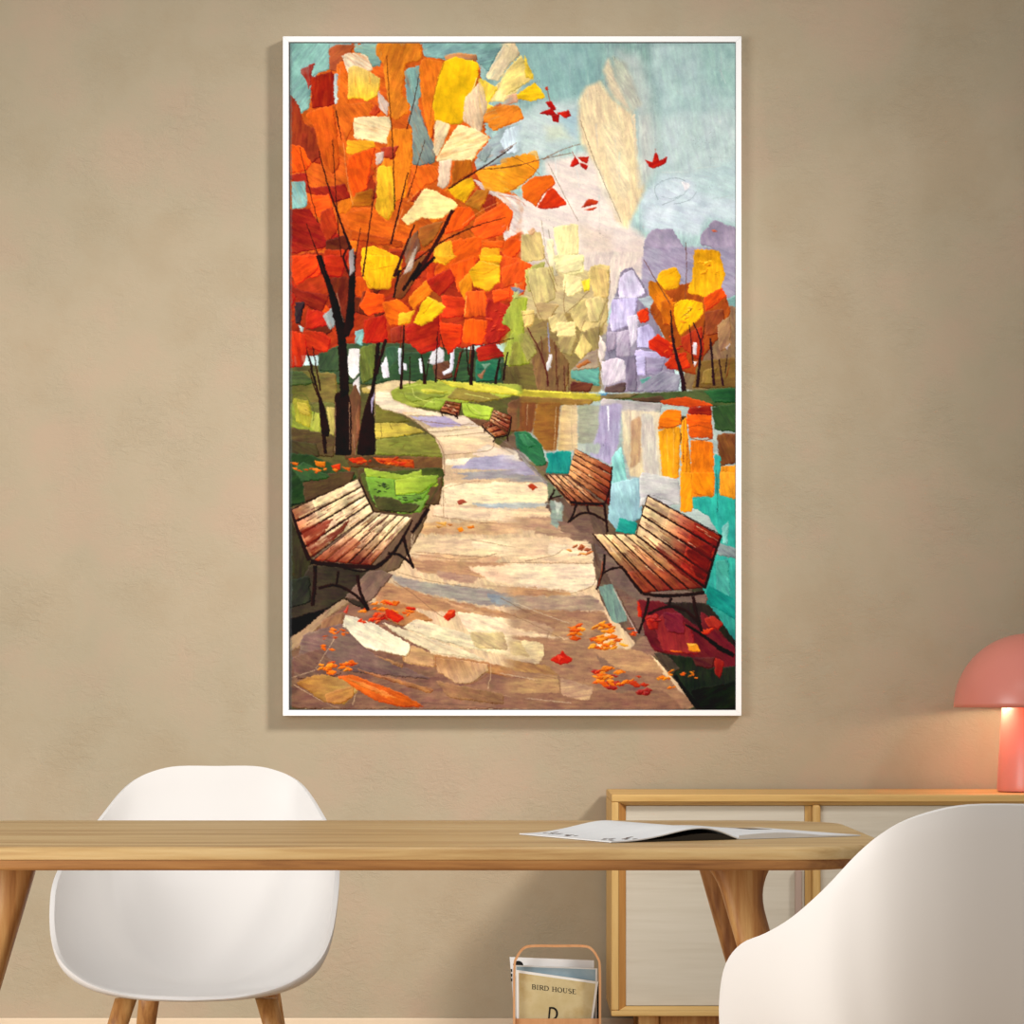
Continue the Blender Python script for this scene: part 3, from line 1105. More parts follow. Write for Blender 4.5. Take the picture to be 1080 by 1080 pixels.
for i in range(26):
    r_ = random.Random(i)
    x = r_.uniform(80, 990); y = r_.uniform(80, 780)
    hor_ = y > 420 and x > 680
    ln = r_.uniform(60, 170)
    s = '%f,%f %f,%f' % ((x, y, min(1010, x + ln), y + r_.uniform(-15, 10)) if hor_ else (x, y, x + r_.uniform(-5, 25), y + ln))
    B(2, r_.choice(['cfe0da', 'dce6e2', 'a9c6bf', 'e2e4da']), r_.uniform(.5, 2.2), r_.uniform(.2, 1), s, alpha=0.35)
PS(2, '''a79db1 618,930 655,880 745,875 800,970 806,1090 618,1090; a498ad 868,900 925,835 1040,880 1040,900 1040,1090 960,1090 930,960 866,950''', streak=0.05)
BS(2, '8fa3a6', '.5 .5 680,750 665,700 700,668 760,655 800,668; .4 .4 700,772 780,735 822,690; .5 .3 750,768 820,750 850,712; .3 .3 700,735 740,745 780,730')
P(2, 'f3f5f2', '785,668 820,678 818,700 798,712', soft=.8, rim=0)
# ---- distant band behind everything
PS(4, '''a39cb0 615,-40 1040,-40 1040,260 600,220; e2d3c4 350,-20 620,-20 560,60 480,200 430,330 400,200; d8c8b4 0,-20 350,-20 300,200 40,200''', soft=2, rim=0)
PS(4, 'c8b482 60,60 460,60 460,400 60,400; 98804e 60,250 440,250 440,420 60,420', soft=1.5)
PS(4, '''8f7c4c 60,330 440,300 440,600 60,600; 6e6236 -60,480 150,470 180,600 -60,600; 98928e 430,330 740,400 760,600 430,600; 86704e 860,210 1040,200 1040,590 780,590''', soft=1.5)
# ---- first-tree underpainting
P(1, 'cf5f22', '40,340 150,300 240,80 440,66 640,66 700,130 900,150 900,330 950,560 1000,700 1090,740 1090,1090 40,1090', rag=2, streak=.12, blot=.15)
dabs(1, 90, 350, 1000, 1060, 46, ['b8401e', 'e06a20', 'c04a1e', 'e8801f', '9a3020', 'd8551c'], 42, 2)
P(3, 'a8381e', '20,-20 1040,-20 1040,380 560,420 40,440', rag=1.5, streak=.12, blot=.15)
dabs(3, 80, 20, 900, 330, 36, ['a8301e', 'c83a1c', '8a2a1c', 'e0551c', 'b8461e', '5e2a1e'], 42, 5)
PS(1, '''8dbfb3 40,60 240,60 240,180 165,205 150,350 110,375 40,250; ab3527 108,182 178,150 158,200 166,212 146,270 138,235; b02c1c>8e2418@90 155,215 250,185 265,220 262,330 230,345 160,348;
b35c36 235,90 270,72 350,70 330,110 298,140 284,190 238,182; e66f26 272,150 300,140 330,250 320,330 430,322 425,380 350,400 312,500 272,400 262,260;
f0dcb6 290,118 330,104 400,112 432,182 320,195; ecca72>f1c53a@90 318,172 360,160 462,215 450,290 405,322 360,300 320,312; 8fbaab 350,72 445,66 470,115 465,165 425,170 400,115 345,100;
e08228 445,60 638,60 640,140 572,155 556,290 592,320 582,370 530,402 502,380 472,150 440,112; 82aaa2 568,178 640,160 640,300 600,375 572,280; 81938a 620,300 662,440 702,520 702,592 600,602 602,440 580,400;
ea7a24@80 640,130 742,140 722,260 702,400 682,492 660,420 640,300 630,180; 84b0aa 645,60 1010,60 930,192 900,160 870,118 740,132 650,122; d9925a 740,118 800,104 880,112 890,140 745,135''', streak=.12, dry=.22)
P(1, 'fbc61c', '745,137 790,122 895,150 892,205 832,400 803,422 702,412 690,330 720,200', 'f5bd1a', a=100, h=1.8, rim=.08, streak=.05)
B(1, 'fdeec0', .5, .8, '884,215 860,290 828,385')
B(1, 'a8641c', .7, .5, '742,150 715,220 690,330 680,420')
PS(1, '''efdcae 1000,72 1062,102 980,232 918,212; f1d98e 1072,130 1090,260 1000,322 930,322 968,250; f3d04a 890,213 982,262 932,330 972,352 920,372 888,330; e7c9a0 832,300 900,230 932,330 900,462 822,402;
ee8c2c 930,352 1000,330 1090,340 1090,392 960,452 910,402; a0b2b2 870,582 960,470 1000,430 1090,408 1090,562 950,602 888,622; ccdfe5 1010,440 1090,415 1090,540 1020,550 985,500;
e9d2a2 702,400 772,420 712,562 692,540; f8e3a2 700,582 802,418 880,440 946,485 890,530 866,582; 9aa8a4 880,560 930,500 960,520 920,590; f3dfa8 345,388 500,384 512,430 490,507 420,490 345,482;
cdb8a6 452,268 500,330 492,382 455,352; cc4626 408,372 438,330 466,360 440,387; 9e3c24 40,262 100,330 132,420 190,440 202,562 150,602 40,500;
e0601e>cf5a20@80 130,370 252,333 272,430 284,600 252,642 202,562 172,430; ee5a1c 40,508 112,510 162,590 140,622 40,637; f1aa28 315,488 430,490 442,517 340,557 315,542; e9581b@75 318,562 442,515 422,600 402,702 345,742 310,640;
ea8424@85 500,440 602,438 602,580 572,742 522,762 462,622 482,540; f2b82e@85 448,602 512,600 532,762 500,842 440,812; b5432c 460,522 542,510 522,570 470,562; c9b2a4 440,545 480,540 470,590 440,600''', streak=.12, dry=.22)
P(1, 'c4d4d0', '258,195 275,200 272,330 258,330')
PS(1, '''ea6a22@60 600,602 727,600 722,662 650,692 590,762; e2c6a8@85 722,580 776,570 762,682 742,704 710,692; b8641e 788,575 860,573 866,632 830,652 768,694; f6bb20 758,702 860,645 877,690 832,762 788,742;
a32e20 40,642 140,630 152,700 312,680 334,742 250,762 150,722; 8cc0b8 72,670 136,670 141,780 75,792; ee5820 148,732 240,728 252,780 200,832 160,802; 9c2820 40,790 150,788 202,862 290,902 222,962 40,992;
b23a1e 200,802 252,780 282,880 230,942 200,872; b6681e 350,720 432,700 422,782 328,782; dc6420@15 308,802 430,780 480,842 602,872 602,942 420,942 318,872; b84e1c 330,880 560,930 560,962 330,925;
6c2e20 220,930 312,900 342,972 230,982; c43a1c 215,965 332,970 302,1044 215,1044; ee4a1e 70,1000 180,985 212,1050 190,1090 70,1090; 7a5540 560,960 625,880 640,960 580,1060;
e4591b 760,782 852,778 882,822 820,882 740,902; a4602a 628,872 742,838 702,922 650,962 628,912; e65c1c 770,930 902,905 902,1000 850,1062 700,1085 700,1050; ebae2c 700,950 772,928 787,1000 750,1034 690,1022''', streak=.12, dry=.22)
P(1, 'f8e09c', '585,800 660,694 760,740 807,770 732,832 640,830 578,862 552,832', 'f3d688', a=0, h=1.8, rim=.07)
PS(1, '''dccfc4 862,655 1000,722 1090,742 1090,900 1005,935 990,840 1040,800 990,750 900,700; ee9426>f2b42c@20 870,622 960,600 1090,570 1090,692 1000,722 920,702; b87228 830,772 880,708 942,700 902,802;
ea5a20@-30 880,832 1002,758 1042,800 1002,902 900,930 860,880; f0a625 905,960 980,952 992,1025 940,1034 898,1002; f2b121 846,1060 880,1030 985,1020 985,1090 850,1090; f5ba1c>f0ae22@20 378,962 430,948 562,1010 542,1090 378,1090;
e8601e 900,930 1010,930 1000,960 905,960; d8541c 1000,930 1090,880 1090,1010 1010,1010''', streak=.12, dry=.22)
# right leaves of the long branch
PS(2, '''efdba8 0,66 55,60 80,108 0,192 -30,180 -30,80; f2d780 0,202 80,110 132,222 20,292 -20,282; f3d044 95,110 136,212 130,224 100,212; f6c722 58,292 140,234 192,302 130,320 70,312; e7b48c -10,300 60,282 70,322 -10,342;
ee8a2c -10,342 70,335 97,392 60,410 -10,432; f0a02a>eb8a22@20 -10,572 90,550 152,540 162,600 130,652 40,712 -10,682; e3661e 80,692 130,650 212,640 232,682 180,722 150,782 90,742; d83c18 148,782 215,688 287,772 200,792;
e8601c -10,760 45,800 30,882 -10,902; e5541c -10,930 50,915 97,940 60,1002 -10,1012; ec5a22 -10,1020 60,1008 132,1042 90,1085 -10,1085; f0c070 110,545 150,530 165,590 140,560''')
PS(2, '''be1f17 160,370 215,348 237,375 200,382; b81d16 188,322 215,316 237,357 213,357; c22418 238,368 290,358 299,386 270,392; b01a14 213,378 250,374 246,412 220,407; b62018 292,602 320,558 337,592 310,607; be2a1c 328,563 381,558 371,592 345,582;
b82018 338,588 377,600 365,622 345,607; cc4222 344,787 375,744 421,754 411,770 385,776; c8401f 354,792 416,780 395,797; bd2318 624,574 655,584 664,545 676,545 686,575 723,559 713,592 680,607 660,613 638,602''', rag=.5)
BS(2, '9a3a28', '.5 .5 192,255 208,320; .5 .4 305,540 318,572; .5 .4 670,528 670,550')
P(2, 'c0402a', '185,258 198,252 200,268 188,270', rag=.3)
BS(2, '8d7c62', '.5 .5 340,400 375,500 400,570 522,850; .4 .4 200,590 250,690 330,840; .5 .4 170,840 185,960 175,1010; .5 .4 200,880 240,1080; .4 .4 225,870 250,1000')
BS(2, '7c4a2c', '.9 .5 -10,612 60,602 180,570 300,545; .7 .4 180,572 250,535 340,505; .5 .4 40,560 120,600 160,640; .8 .5 -10,545 60,500')
BS(2, 'b6604a', '.5 .3 -20,730 60,745 100,775')
P(2, 'd86a4a', '915,885 930,880 940,888 925,892', rag=.3)
# ---- pale trees
PS(2, '''dbc27e 80,900 170,890 187,1012 80,1022; f4e8a6 225,870 330,853 337,990 245,1002 225,900; f2e6a2 245,1002 350,990 357,1072 270,1085 240,1052; eee0b4 190,930 222,918 242,1085 213,1085; d9c07c 382,1042 430,1030 470,1040 470,1090 370,1090;
c0c070 95,1090 175,1035 212,1090; e6b88a 110,890 135,868 150,885 130,905''')
PS(4, '''ea5a22 -10,-10 80,15 132,42 90,170 40,202 -10,202; c03820 -10,195 37,240 -10,272; b4301e -10,300 38,315 0,350; 9a94ae 38,140 100,150 66,172; bcb964 95,60 190,18 172,132 108,162; a8b440>98a03c@90 30,282 60,180 112,180 92,300 122,470 60,482 20,422 -10,402 -10,300;
c9b97a 110,60 222,40 232,190 142,222 122,140; f2e8aa 225,-5 357,-5 352,60 270,77 230,60; f4e4a2 268,78 345,90 352,150 290,182 263,150; ccb778 330,190 462,168 462,280 402,332 340,332 290,240; d8bc76 388,42 467,58 467,182 400,180 378,90;
f6da3c 345,110 381,95 382,150 355,157; dac686 360,190 422,172 452,202 420,292 380,292; b49c6a 140,202 252,210 202,282 158,282; dcc686 198,270 262,238 292,292 220,342; f0dc96 233,288 322,288 322,352 240,352; e6c87a 78,240 142,233 132,300 100,312;
a08c58 330,340 430,300 420,420 395,440; e8cf7e 313,420 350,333 392,402 345,457; 7c5e3c 120,400 200,348 262,420 292,470 282,592 150,592; a8a058 60,350 110,330 150,420 110,470; ad9a62 240,350 330,350 300,440 250,420;
62a090 300,492 422,478 427,567 380,562 300,532; 6c392b 296,545 402,560 382,594 296,594; a9947c 378,420 432,400 422,490 300,500 330,470; b06a3a 320,480 370,450 390,465 330,490; efeae6 203,430 219,430 211,490 196,505 191,480''', streak=.12)
BS(4, '572a24', '1.1 2 108,310 160,410 190,500 200,570; .8 1.2 228,370 236,460 236,562; .8 1 268,480 274,592; .7 .8 168,350 174,450; .6 1 245,520 240,590; .5 .8 290,500 290,590')
BS(4, '8a6e44', '.5 .6 275,110 270,240 310,220 380,150; .5 .5 105,90 150,230 205,330; .4 .6 330,360 360,280; .5 .5 180,-10 240,130; .5 .7 200,60 235,160; .5 .5 60,262 140,250')
B(4, '8888a8', .8, 1.2, '198,290 205,420')
# ---- lilac rocks / falls
PS(4, '''8e8698 455,330 520,60 572,48 630,150 760,520 760,595 440,595; d7d0e6 513,90 570,53 627,165 585,182 508,182; c4bce0>d0c8e6@90 478,190 592,178 582,240 560,302 478,332 468,280; b6aabc 500,330 560,320 560,440 500,440; d4ccda 545,262 592,250 590,370 560,402;
c8c1e6 590,312 640,298 672,342 640,402 588,402; c3bbdf 578,408 680,420 722,450 624,450 624,522 590,522; 9c94ac@-10 625,440 717,450 692,522 628,522; dacfd8 430,462 500,445 537,455 540,542 440,572; b0a2b4 455,332 502,330 490,412 460,422;
eadccf 425,340 455,400 430,480 418,420; 66504c 448,572 542,548 532,596 448,596; 64a596 603,535 702,523 697,565 610,567; 9a98a6 700,500 782,520 772,592 590,592 600,565; 7c7286 540,440 585,430 590,590 545,590; a4b4b6 590,190 652,168 692,202 640,232''', streak=.12)
BS(4, 'f4f0f4', '.8 .8 577,290 566,380; .7 .5 430,500 440,570; .5 .5 480,180 590,178')
BS(4, '6a6274', '.5 .4 455,330 460,420 490,410; .5 .5 625,440 630,520; .5 .5 590,400 660,405')
B(4, '8a7a5a', .6, .5, '465,60 470,140 425,300 415,430 440,580')
# ---- right tree
PS(4, '''8bb8b0 950,200 1040,165 1040,228 945,228; 8c6f50 905,230 1040,215 1040,570 870,570; a24c1e 700,140 900,100 980,170 1000,242 960,342 880,440 862,522 762,502 702,342 640,232;
f5b01c 673,100 700,60 760,48 782,90 770,142 702,152; f0a81c>f3b420@90 840,-30 945,-30 977,80 950,152 902,182 808,162 830,100; d67a1c@60 638,110 682,110 742,190 742,262 702,262 640,162; c8661a 690,200 750,180 750,300 700,300; f5b414 748,212 802,188 872,200 882,250 830,302 780,352 758,302;
d83c16 588,240 640,223 642,280 600,294; e6521a@-40 878,182 960,138 982,172 922,222 888,242; 9a4a2a 888,242 972,230 972,330 888,352; cc3014@30 638,372 680,338 742,380 752,420 722,452 640,402; c83618 708,470 760,420 802,420 822,482 780,502 720,492; b23820 778,360 872,300 882,420 862,462 790,402;
7a5c30 858,460 1040,440 1040,578 828,578; 8c7038 880,500 940,480 930,560 870,560; a8805a 940,300 1000,260 1000,400 950,420''', streak=.12)
leaves(4, 800, 240, 70, 50, 10, ['f8c030', 'ee9a1c', 'f2a818'], 12, 1)
leaves(4, 900, 60, 50, 60, 9, ['f8c030', 'ee9a1c', 'f2a818'], 12, 2)
leaves(4, 740, 410, 60, 60, 9, ['d83c16', 'e2521a', 'b02a14'], 12, 3)
PS(4, 'ece6e6 834,375 852,380 851,432 834,432; e8e0e0 833,460 852,460 841,482; b8a8a0 975,400 1000,380 985,410', rag=.4)
BS(4, '2c1820', '1.2 5 738,235 742,330 760,430 785,520 797,608; 1.2 3.5 835,290 868,380 862,470 852,572; .8 1.4 818,300 828,400 836,470; 1.8 3 910,358 918,460 926,565; 1 2.4 948,450 958,520 966,566; .6 1.2 985,430 975,510; .6 1 885,280 880,340 868,375; .8 1 780,500 800,560')
BS(4, '6a4030', '.5 .9 618,15 680,120 735,210; .5 .7 803,-60 806,60 800,190; .5 .5 780,270 830,230; .6 .5 620,230 670,260')
PS(4, '7c4024 975,540 1000,440 985,520', rag=.3)
# ---- shore
P(0, 'a9bab2', '530,420 790,420 790,640 716,560 690,520 650,505 600,498 560,478 532,440', rag=0, rim=0, rnd=False)
PS(4, '''b4a63a -60,578 120,588 430,603 430,632 300,640 -60,612; 8a6a34 60,612 400,627 380,655 -10,645; 4c5a34 470,625 600,600 830,588 1040,570 1040,665 920,657 700,642; 7a6a48 430,605 610,600 560,622 430,628;
2c5a34 880,590 1040,573 1040,642 930,642; 5a4030 560,622 700,612 720,640 600,640; c84a1c 688,632 800,613 912,645 922,657 820,662 700,647; 6c9ab8 408,600 462,598 452,612 412,610; b9b4ae 430,622 700,645 690,690 430,690''', a=3, rag=.6)
BS(4, 'ddd04c', '1.4 1.6 -60,570 120,588 300,598; 1.2 .8 300,600 430,606')
# ---- water
PS(4, '''7c4a2c 15,640 152,640 132,772 60,772 25,702; 9b6a30>87582c@0 148,640 257,640 235,852 180,852 130,770; cfae76>dcc49a@0 255,650 332,650 332,852 240,852; 88502c 15,720 60,700 90,770 50,770;
9fa388>a8ac96@0 330,650 424,650 420,822 330,822; a8a0bc>b4acc8@90 426,652 522,640 512,822 482,880 472,912 380,870 418,760; e0d4b4>d8c69c@90 520,672 692,682 682,780 702,982 560,962 530,860; c6a27a 562,720 612,700 602,900 560,932; d4cebc 602,685 662,692 692,982 622,1002;
aab4a8 330,820 430,820 420,870 330,850''', a=90, streak=.11, soft=1.5, rim=0)
PS(4, '''2f6a44 50,770 100,763 172,822 192,912 140,922 78,862; 3a7a50 60,780 100,775 150,830 110,840; 1f8f84>26887c@90 190,862 302,850 296,952 188,952 202,892; 8ccac2 478,880 522,828 542,962 566,1090 466,1090; c6c6c2 552,975 700,988 772,1000 777,1090 566,1090; dfdcd0 600,1000 640,990 650,1060 600,1050''', streak=.12)
BS(4, 'f2f2f8', '2.4 .8 460,655 466,765')
BS(4, 'c8b48a', '.8 .6 235,660 225,850; .8 .5 260,660 250,840; 1.2 .8 300,660 305,840; .7 .5 110,650 105,740', alpha=.7)
PS(4, '''f1a224>e89a20@90 680,762 782,740 772,972 702,990; ee7a14@5 688,702 722,670 782,674 782,742 678,757; 3a2c18 783,700 806,700 790,790 780,830; f0951e 783,720 806,702 822,902 834,1090 780,1090; e8611a@5 803,690 916,690 922,802 820,792;
f57c18>f28a20@90 820,802 922,812 927,1064 870,1055 830,1064; 9a2a1c 818,660 912,655 917,697 808,692; 35502e 915,657 1040,642 1040,772 930,762; 7c4a2a 938,780 1040,775 1040,902 950,922; 33a096 928,860 957,882 952,1090 928,1090; f59a24@90 953,922 1040,913 1040,1064 950,1054; 2f9a8e 828,1055 1040,1050 1040,1090 828,1090''', streak=.12)
BS(4, '8a3a14', '.5 .8 690,745 735,752 782,735; .6 .6 805,750 860,742 918,756; .5 .8 820,795 870,805 922,800; .5 .5 795,720 790,900; .5 .5 810,800 805,960')
BS(4, 'f8c458', '.8 .6 720,780 725,900; .8 .6 750,760 748,950', alpha=.7)
PS(6, '''2fa594>38a898@80 780,120 1040,60 1040,740 940,690 870,600 880,480 960,280 900,180; a6ced2>94c4ca@80 470,40 600,10 612,190 500,245 462,200; c8c8c2 600,-10 772,20 782,135 640,88 600,150; 2fa595>1c8c7e@30 518,188 594,212 582,264 495,250; f0981e 778,-10 832,-10 832,167 778,162; f58a18 828,-10 930,-10 927,102 870,90 828,82;
f5a02a 950,-10 1040,-10 1040,112 950,92; 8a9c98 945,300 1040,330 1040,372 940,352; 4cae9e 930,380 990,370 1000,560 940,520; 7cc4b8 960,230 990,200 985,310 965,300; 1c8a7e 880,560 960,600 1040,650 1040,560 900,480''')
BS(6, '2a6a5c', '.8 .5 935,-20 942,100 940,165')
# ---- lawn left
P(0, '5c5832', '300,385 420,385 548,400 548,450 470,520 300,530', rag=0, rim=0, rnd=False)
PS(3, '''3c5036 190,430 300,380 560,380 1020,420 1020,570 190,560; 3f5238 190,425 282,390 292,505 190,505; 6a7436@80 372,400 452,378 432,532 380,562 368,450; 3a5a40 480,400 552,388 547,542 500,545; 355034 560,420 862,420 862,552 440,552; 2c6a4e 878,450 982,450 992,542 878,552; 688c74 905,470 950,470 920,500;
6a4432 690,470 762,458 782,532 700,544; 9a6a50 885,520 925,490 905,540; 5c5030 1000,480 1090,470 1090,592 1000,592; 8cc4bc 348,330 388,318 386,392 348,382; 6e7034>7c6a3a@0 40,500 272,510 272,652 40,642; 4a5a34 40,500 120,505 180,560 40,570; 5c6230 120,640 270,640 265,700 180,690;
6a6a38 40,640 270,640 270,800 40,780; 8e9a3c 70,640 200,690 195,785 40,740; b2ac3a 78,622 150,630 168,722 150,752 90,722; c4b044 95,640 140,645 158,700 110,690; a9b04a 168,682 202,690 197,782 152,752; c6b460@80 225,660 267,660 267,782 240,792;
5a4a30 40,745 262,782 262,882 40,862; 48402a 40,800 180,820 200,880 40,880; 6e6a30 440,650 540,690 602,727 440,732; cdb64e>b8a644@0 433,730 562,728 662,770 540,792 440,802; 7c8038>8a8a3e@0 440,802 680,775 737,850 742,882 560,872 440,872; 66482c 300,870 740,880 737,962 700,932 330,925''', streak=.12, dry=.22)
BS(3, '6a5a2c', '.5 .6 465,735 468,790; .5 .5 500,735 515,760; .6 .6 500,830 540,815; .5 .5 570,820 560,840; .4 .4 130,670 160,690')
BS(3, '505a28', '.6 .6 75,630 120,600 165,660 170,720; .5 .5 440,795 560,790 660,770')
PS(3, '''a0ac44 440,575 640,543 1090,560 1090,602 1000,622 800,642 600,662 540,652 485,602; 8c9a40 540,600 640,590 760,610 600,640; d2cc4c 640,580 760,590 740,605 650,598; 8a7c3c 748,622 812,560 882,570 1002,622 902,642; d8d04c 690,540 1000,568 1090,600 1090,612 850,590;
a6c044 818,638 957,660 940,718 828,702; 9cb244 700,620 762,630 722,672 640,662; 7a5436 1015,640 1090,615 1090,762 1030,772; 2e6048 1048,770 1090,760 1090,862 1060,842; 6a4c34 815,700 940,720 920,750 880,745; c8b060 380,580 440,560 440,600 385,600''', a=8)
BS(3, '6c7a2c', '.5 .5 500,590 520,640 600,660; .5 .5 560,590 580,630 640,650; .6 .6 690,610 700,650; .5 .5 840,650 870,690 940,700; .6 .5 650,595 760,605')
BS(3, 'd6dc74', '.6 .5 520,580 640,560; .7 .5 600,575 620,620 700,640; .6 .5 830,600 940,625; .5 .5 850,650 900,690')
PS(3, '''ece8e4 325,405 372,405 368,510 345,537 325,522 315,460; d5d0cc 340,560 372,520 372,622 350,612; f0eef0 463,480 490,435 501,530 475,537; d0d8e0 541,400 555,400 553,517 543,517; dde0e4 560,465 577,470 577,500 565,495; e4ecf2 630,450 643,445 652,512 636,512; dcdcdc 680,440 700,388 742,410 742,462 690,477 670,465;
e6e6ee 768,420 787,400 782,502 738,522 733,507 765,490''', rag=.5)
# ---- red foliage over the middle distance
PS(3, '''ee4a1e 40,-5 192,-5 192,60 92,132; b8301c@5 215,-5 322,-5 292,90 230,90 215,60; c03420 40,20 102,160 40,302; 8a2a1e 40,110 110,150 242,170 202,252 100,192; 3a2c30 88,202 132,200 110,302 88,292; b82c1e 138,230 242,250 247,302 128,322; c0341e 128,322 212,330 247,362 230,422 128,402; c8361c@80 40,320 132,340 142,420 120,482 40,492;
9aa6a2 210,262 262,208 272,292 240,322; 742e20 240,92 332,90 322,342 290,332 250,162; a8bcb8 100,300 128,310 120,340; 7a4526@110 540,100 642,-5 684,-5 560,192 515,182; f5b81c>eeae20@90 383,20 400,-5 547,-5 502,147 410,142 383,80; 8a3a22 385,150 400,155 370,240 360,250;
f0551a 368,222 400,153 482,170 482,242 410,262; b82a1c 390,280 482,258 497,372 395,382; f06a1c 468,200 542,188 612,250 560,302 500,307; f2b82a 540,252 614,235 592,292 540,304; 9a4a20 640,150 740,100 740,220 660,200; e87a1e@-40 578,192 662,100 704,150 640,202 610,242; b02c1e 568,310 722,250 722,402 640,432 580,372;
b02c1e 658,110 762,50 802,92 722,182; cc3a1e@5 728,170 832,180 842,262 728,272; d83c1a@5 720,290 822,300 817,382 760,432 725,372; ea5a1c 758,40 882,-5 872,102 802,162 790,102; f0a625 700,-5 802,-5 742,42; e0861e 800,120 850,70 870,140 830,200; ea5e22@85 838,150 922,150 942,262 828,272;
b02c22 928,180 1032,222 1020,250 1037,322 960,392 918,372; ae2a1e 878,400 962,380 1012,436 890,462; f0611c>ea5418@90 828,275 937,280 912,387 818,382; e4521e 948,150 1032,138 1032,182 960,207; ea5a22 988,48 1090,15 1090,112 1000,142; a23a28 500,320 560,300 575,370 510,380''', streak=.12, dry=.22)
P(3, 'f5c41e', '608,292 640,208 670,173 752,220 692,282 640,307', 'ecb822', a=-30, h=1.6)
P(3, 'f2b522', '848,62 900,18 987,40 987,112 930,157 868,132', 'eead28', a=0, h=1.6)
P(3, 'f2b020', '888,-5 992,-5 992,27 900,22')
BS(3, 'c07818', '.4 .4 860,70 920,75 975,45; .4 .4 700,190 650,250; .4 .4 420,60 520,40; .5 .4 390,80 420,135 500,145')
BS(3, 'f8d060', '.6 .5 665,178 745,222; .6 .5 905,22 980,42; .6 .6 840,170 830,265', alpha=.8)
leaves(3, 980, 280, 50, 60, 8, ['c23a20', 'a8281c', '9a2c20'], 14, 5)
PS(3, 'a4b048>94a040@90 990,290 1045,180 1090,165 1090,480 1010,482 1000,420 1040,330; c0c870 1050,120 1090,110 1090,180 1040,190; 8890a0 1030,130 1070,140 1050,160; 8a8a3c 1040,380 1090,370 1090,480 1020,480', rag=1.2)
# ---- path
P(0, 'd9bd94', '386,408 415,401 440,402 425,405 412,412 414,421 434,429 470,437 490,438 506,450 520,465 552,487 578,510 600,545 630,600 660,660 740,748 300,748 300,680 370,640 440,560 466,512 467,480 458,460 438,444 424,436 404,431 396,424 396,412', rag=.5, rim=0)
PS(3, '''e0c898 395,575 520,545 622,550 560,562 500,590 440,600; efe0bc 440,592 500,595 522,632 600,662 742,692 720,700 560,692 470,670 438,640; ddb48c 560,690 640,690 560,680; b0a4c0>a89cba@0 590,702 762,700 874,737 700,752 640,722; ecd9ae 660,752 922,745 960,790 900,790 700,792; d8c8b0 740,700 830,700 900,750 840,745;
e8cfa4 700,790 960,790 965,815 740,822; e6c9a0 740,822 962,810 930,852 740,872; d8c4ae 930,820 1060,880 940,880 860,870; a9a3b8>b4aec4@0 855,882 1090,866 1090,932 760,932; f2e6c4 745,890 862,878 830,915 750,917; 9f9a98 750,950 1090,930 1090,982 850,987; c8ac88 730,940 850,960 760,1000; d8b890 735,980 1090,970 1090,1012 735,1022; f0dcb0 738,1020 1090,992 1090,1090 722,1090''', a=3, streak=.11, soft=.9)
BS(3, '8a6a4c', '.5 .5 470,670 560,692 620,732 700,792 738,860 742,960; .4 .4 740,790 930,770; .4 .4 740,870 930,852 962,815; .4 .4 660,752 700,770 920,745; .5 .5 600,715 760,735 870,735; .5 .5 745,1030 745,1080; .5 .4 740,1030 900,985')
PS(4, '''e2d6c2 -45,825 62,852 75,902 -45,902; a49cae -45,880 100,900 152,962 -45,952; 98928e -45,950 162,960 192,992 -45,987; d0b08a -45,985 180,990 210,1010 -45,1010; eed9ac -45,1005 210,1005 222,1090 -45,1090; 9c948c 40,840 95,862 217,1000 198,1012 70,870; 7a6e4a 110,890 192,948 212,1002 150,940; 6e7a5c 195,985 300,1030 290,1085 200,1085''', a=4, streak=.11, soft=.9, fade=(524, 550))
BS(4, '6e6258', '.5 .5 -10,800 60,850 130,925 200,1000; .4 .4 70,850 150,940 215,1000')
PS(5, '''f2e0b4 738,40 1090,30 1090,132 738,112; a9b4b4 860,128 1090,128 1090,152 900,147; e6cba6 700,130 1090,155 1090,212 690,184; c8a070>d4b084@0 640,212 1090,208 1090,262 618,262; e2c69a>ecd4a8@0 606,268 1090,286 1090,362 596,342; f0dcb0 860,290 1090,300 1090,345 870,325; b98f6a 560,362 1090,392 1090,472 640,432;
d0a880 640,345 1000,362 960,385 620,375; e6c4a0 838,402 1090,398 1090,482 950,472; b48e76 700,420 900,450 860,480 720,455; a39a8c 500,440 700,478 950,500 1090,540 1090,582 900,572 700,532 560,492; 8f9a9c 928,518 1090,548 1090,575 950,567; c8a884 900,480 1090,490 1090,540 960,510;
b98a62 430,560 480,470 720,540 900,580 1090,622 1090,692 800,602 700,602; c89c74 700,540 900,600 1090,640 1090,670 850,600''', a=4, streak=.13, rag=1.2, soft=1.2)
BS(5, '8a684c', '.5 .4 600,350 800,372 900,365 970,345; .5 .5 738,60 738,190; .4 .4 690,180 900,210 1080,220; .5 .5 520,470 600,520 700,600 760,640; .4 .3 860,285 1080,325; .4 .3 740,60 820,40 900,25; .5 .3 620,340 900,360; .4 .4 540,430 700,470 900,500')
PS(5, '''8a6450 40,700 300,545 430,560 560,660 700,800 1090,880 1090,1030 40,1030; a88868@-45 40,722 300,545 330,560 240,622 100,762 40,802; 9a7050 200,640 300,600 300,680 200,740; 7c6258 120,700 300,650 420,782 700,902 300,862 100,822; 7a5a4c 70,800 200,760 300,880 90,900; b07a4c 440,570 560,560 700,640 620,650 560,670 450,620;
b88454@12 540,730 700,790 930,820 1090,862 1090,902 900,862 700,842 560,822; eed8b0 790,598 1090,642 1090,722 850,697; f2e4bc>e8d8a8@10 618,630 850,702 1090,718 1090,805 850,762 700,722 558,670; d8c08a 850,690 1000,690 1020,770 880,760; e6d6ac@20 468,648 600,690 880,790 925,815 700,782 556,712;
c89c6c@10 560,820 600,745 700,790 700,850 600,830''', streak=.12)
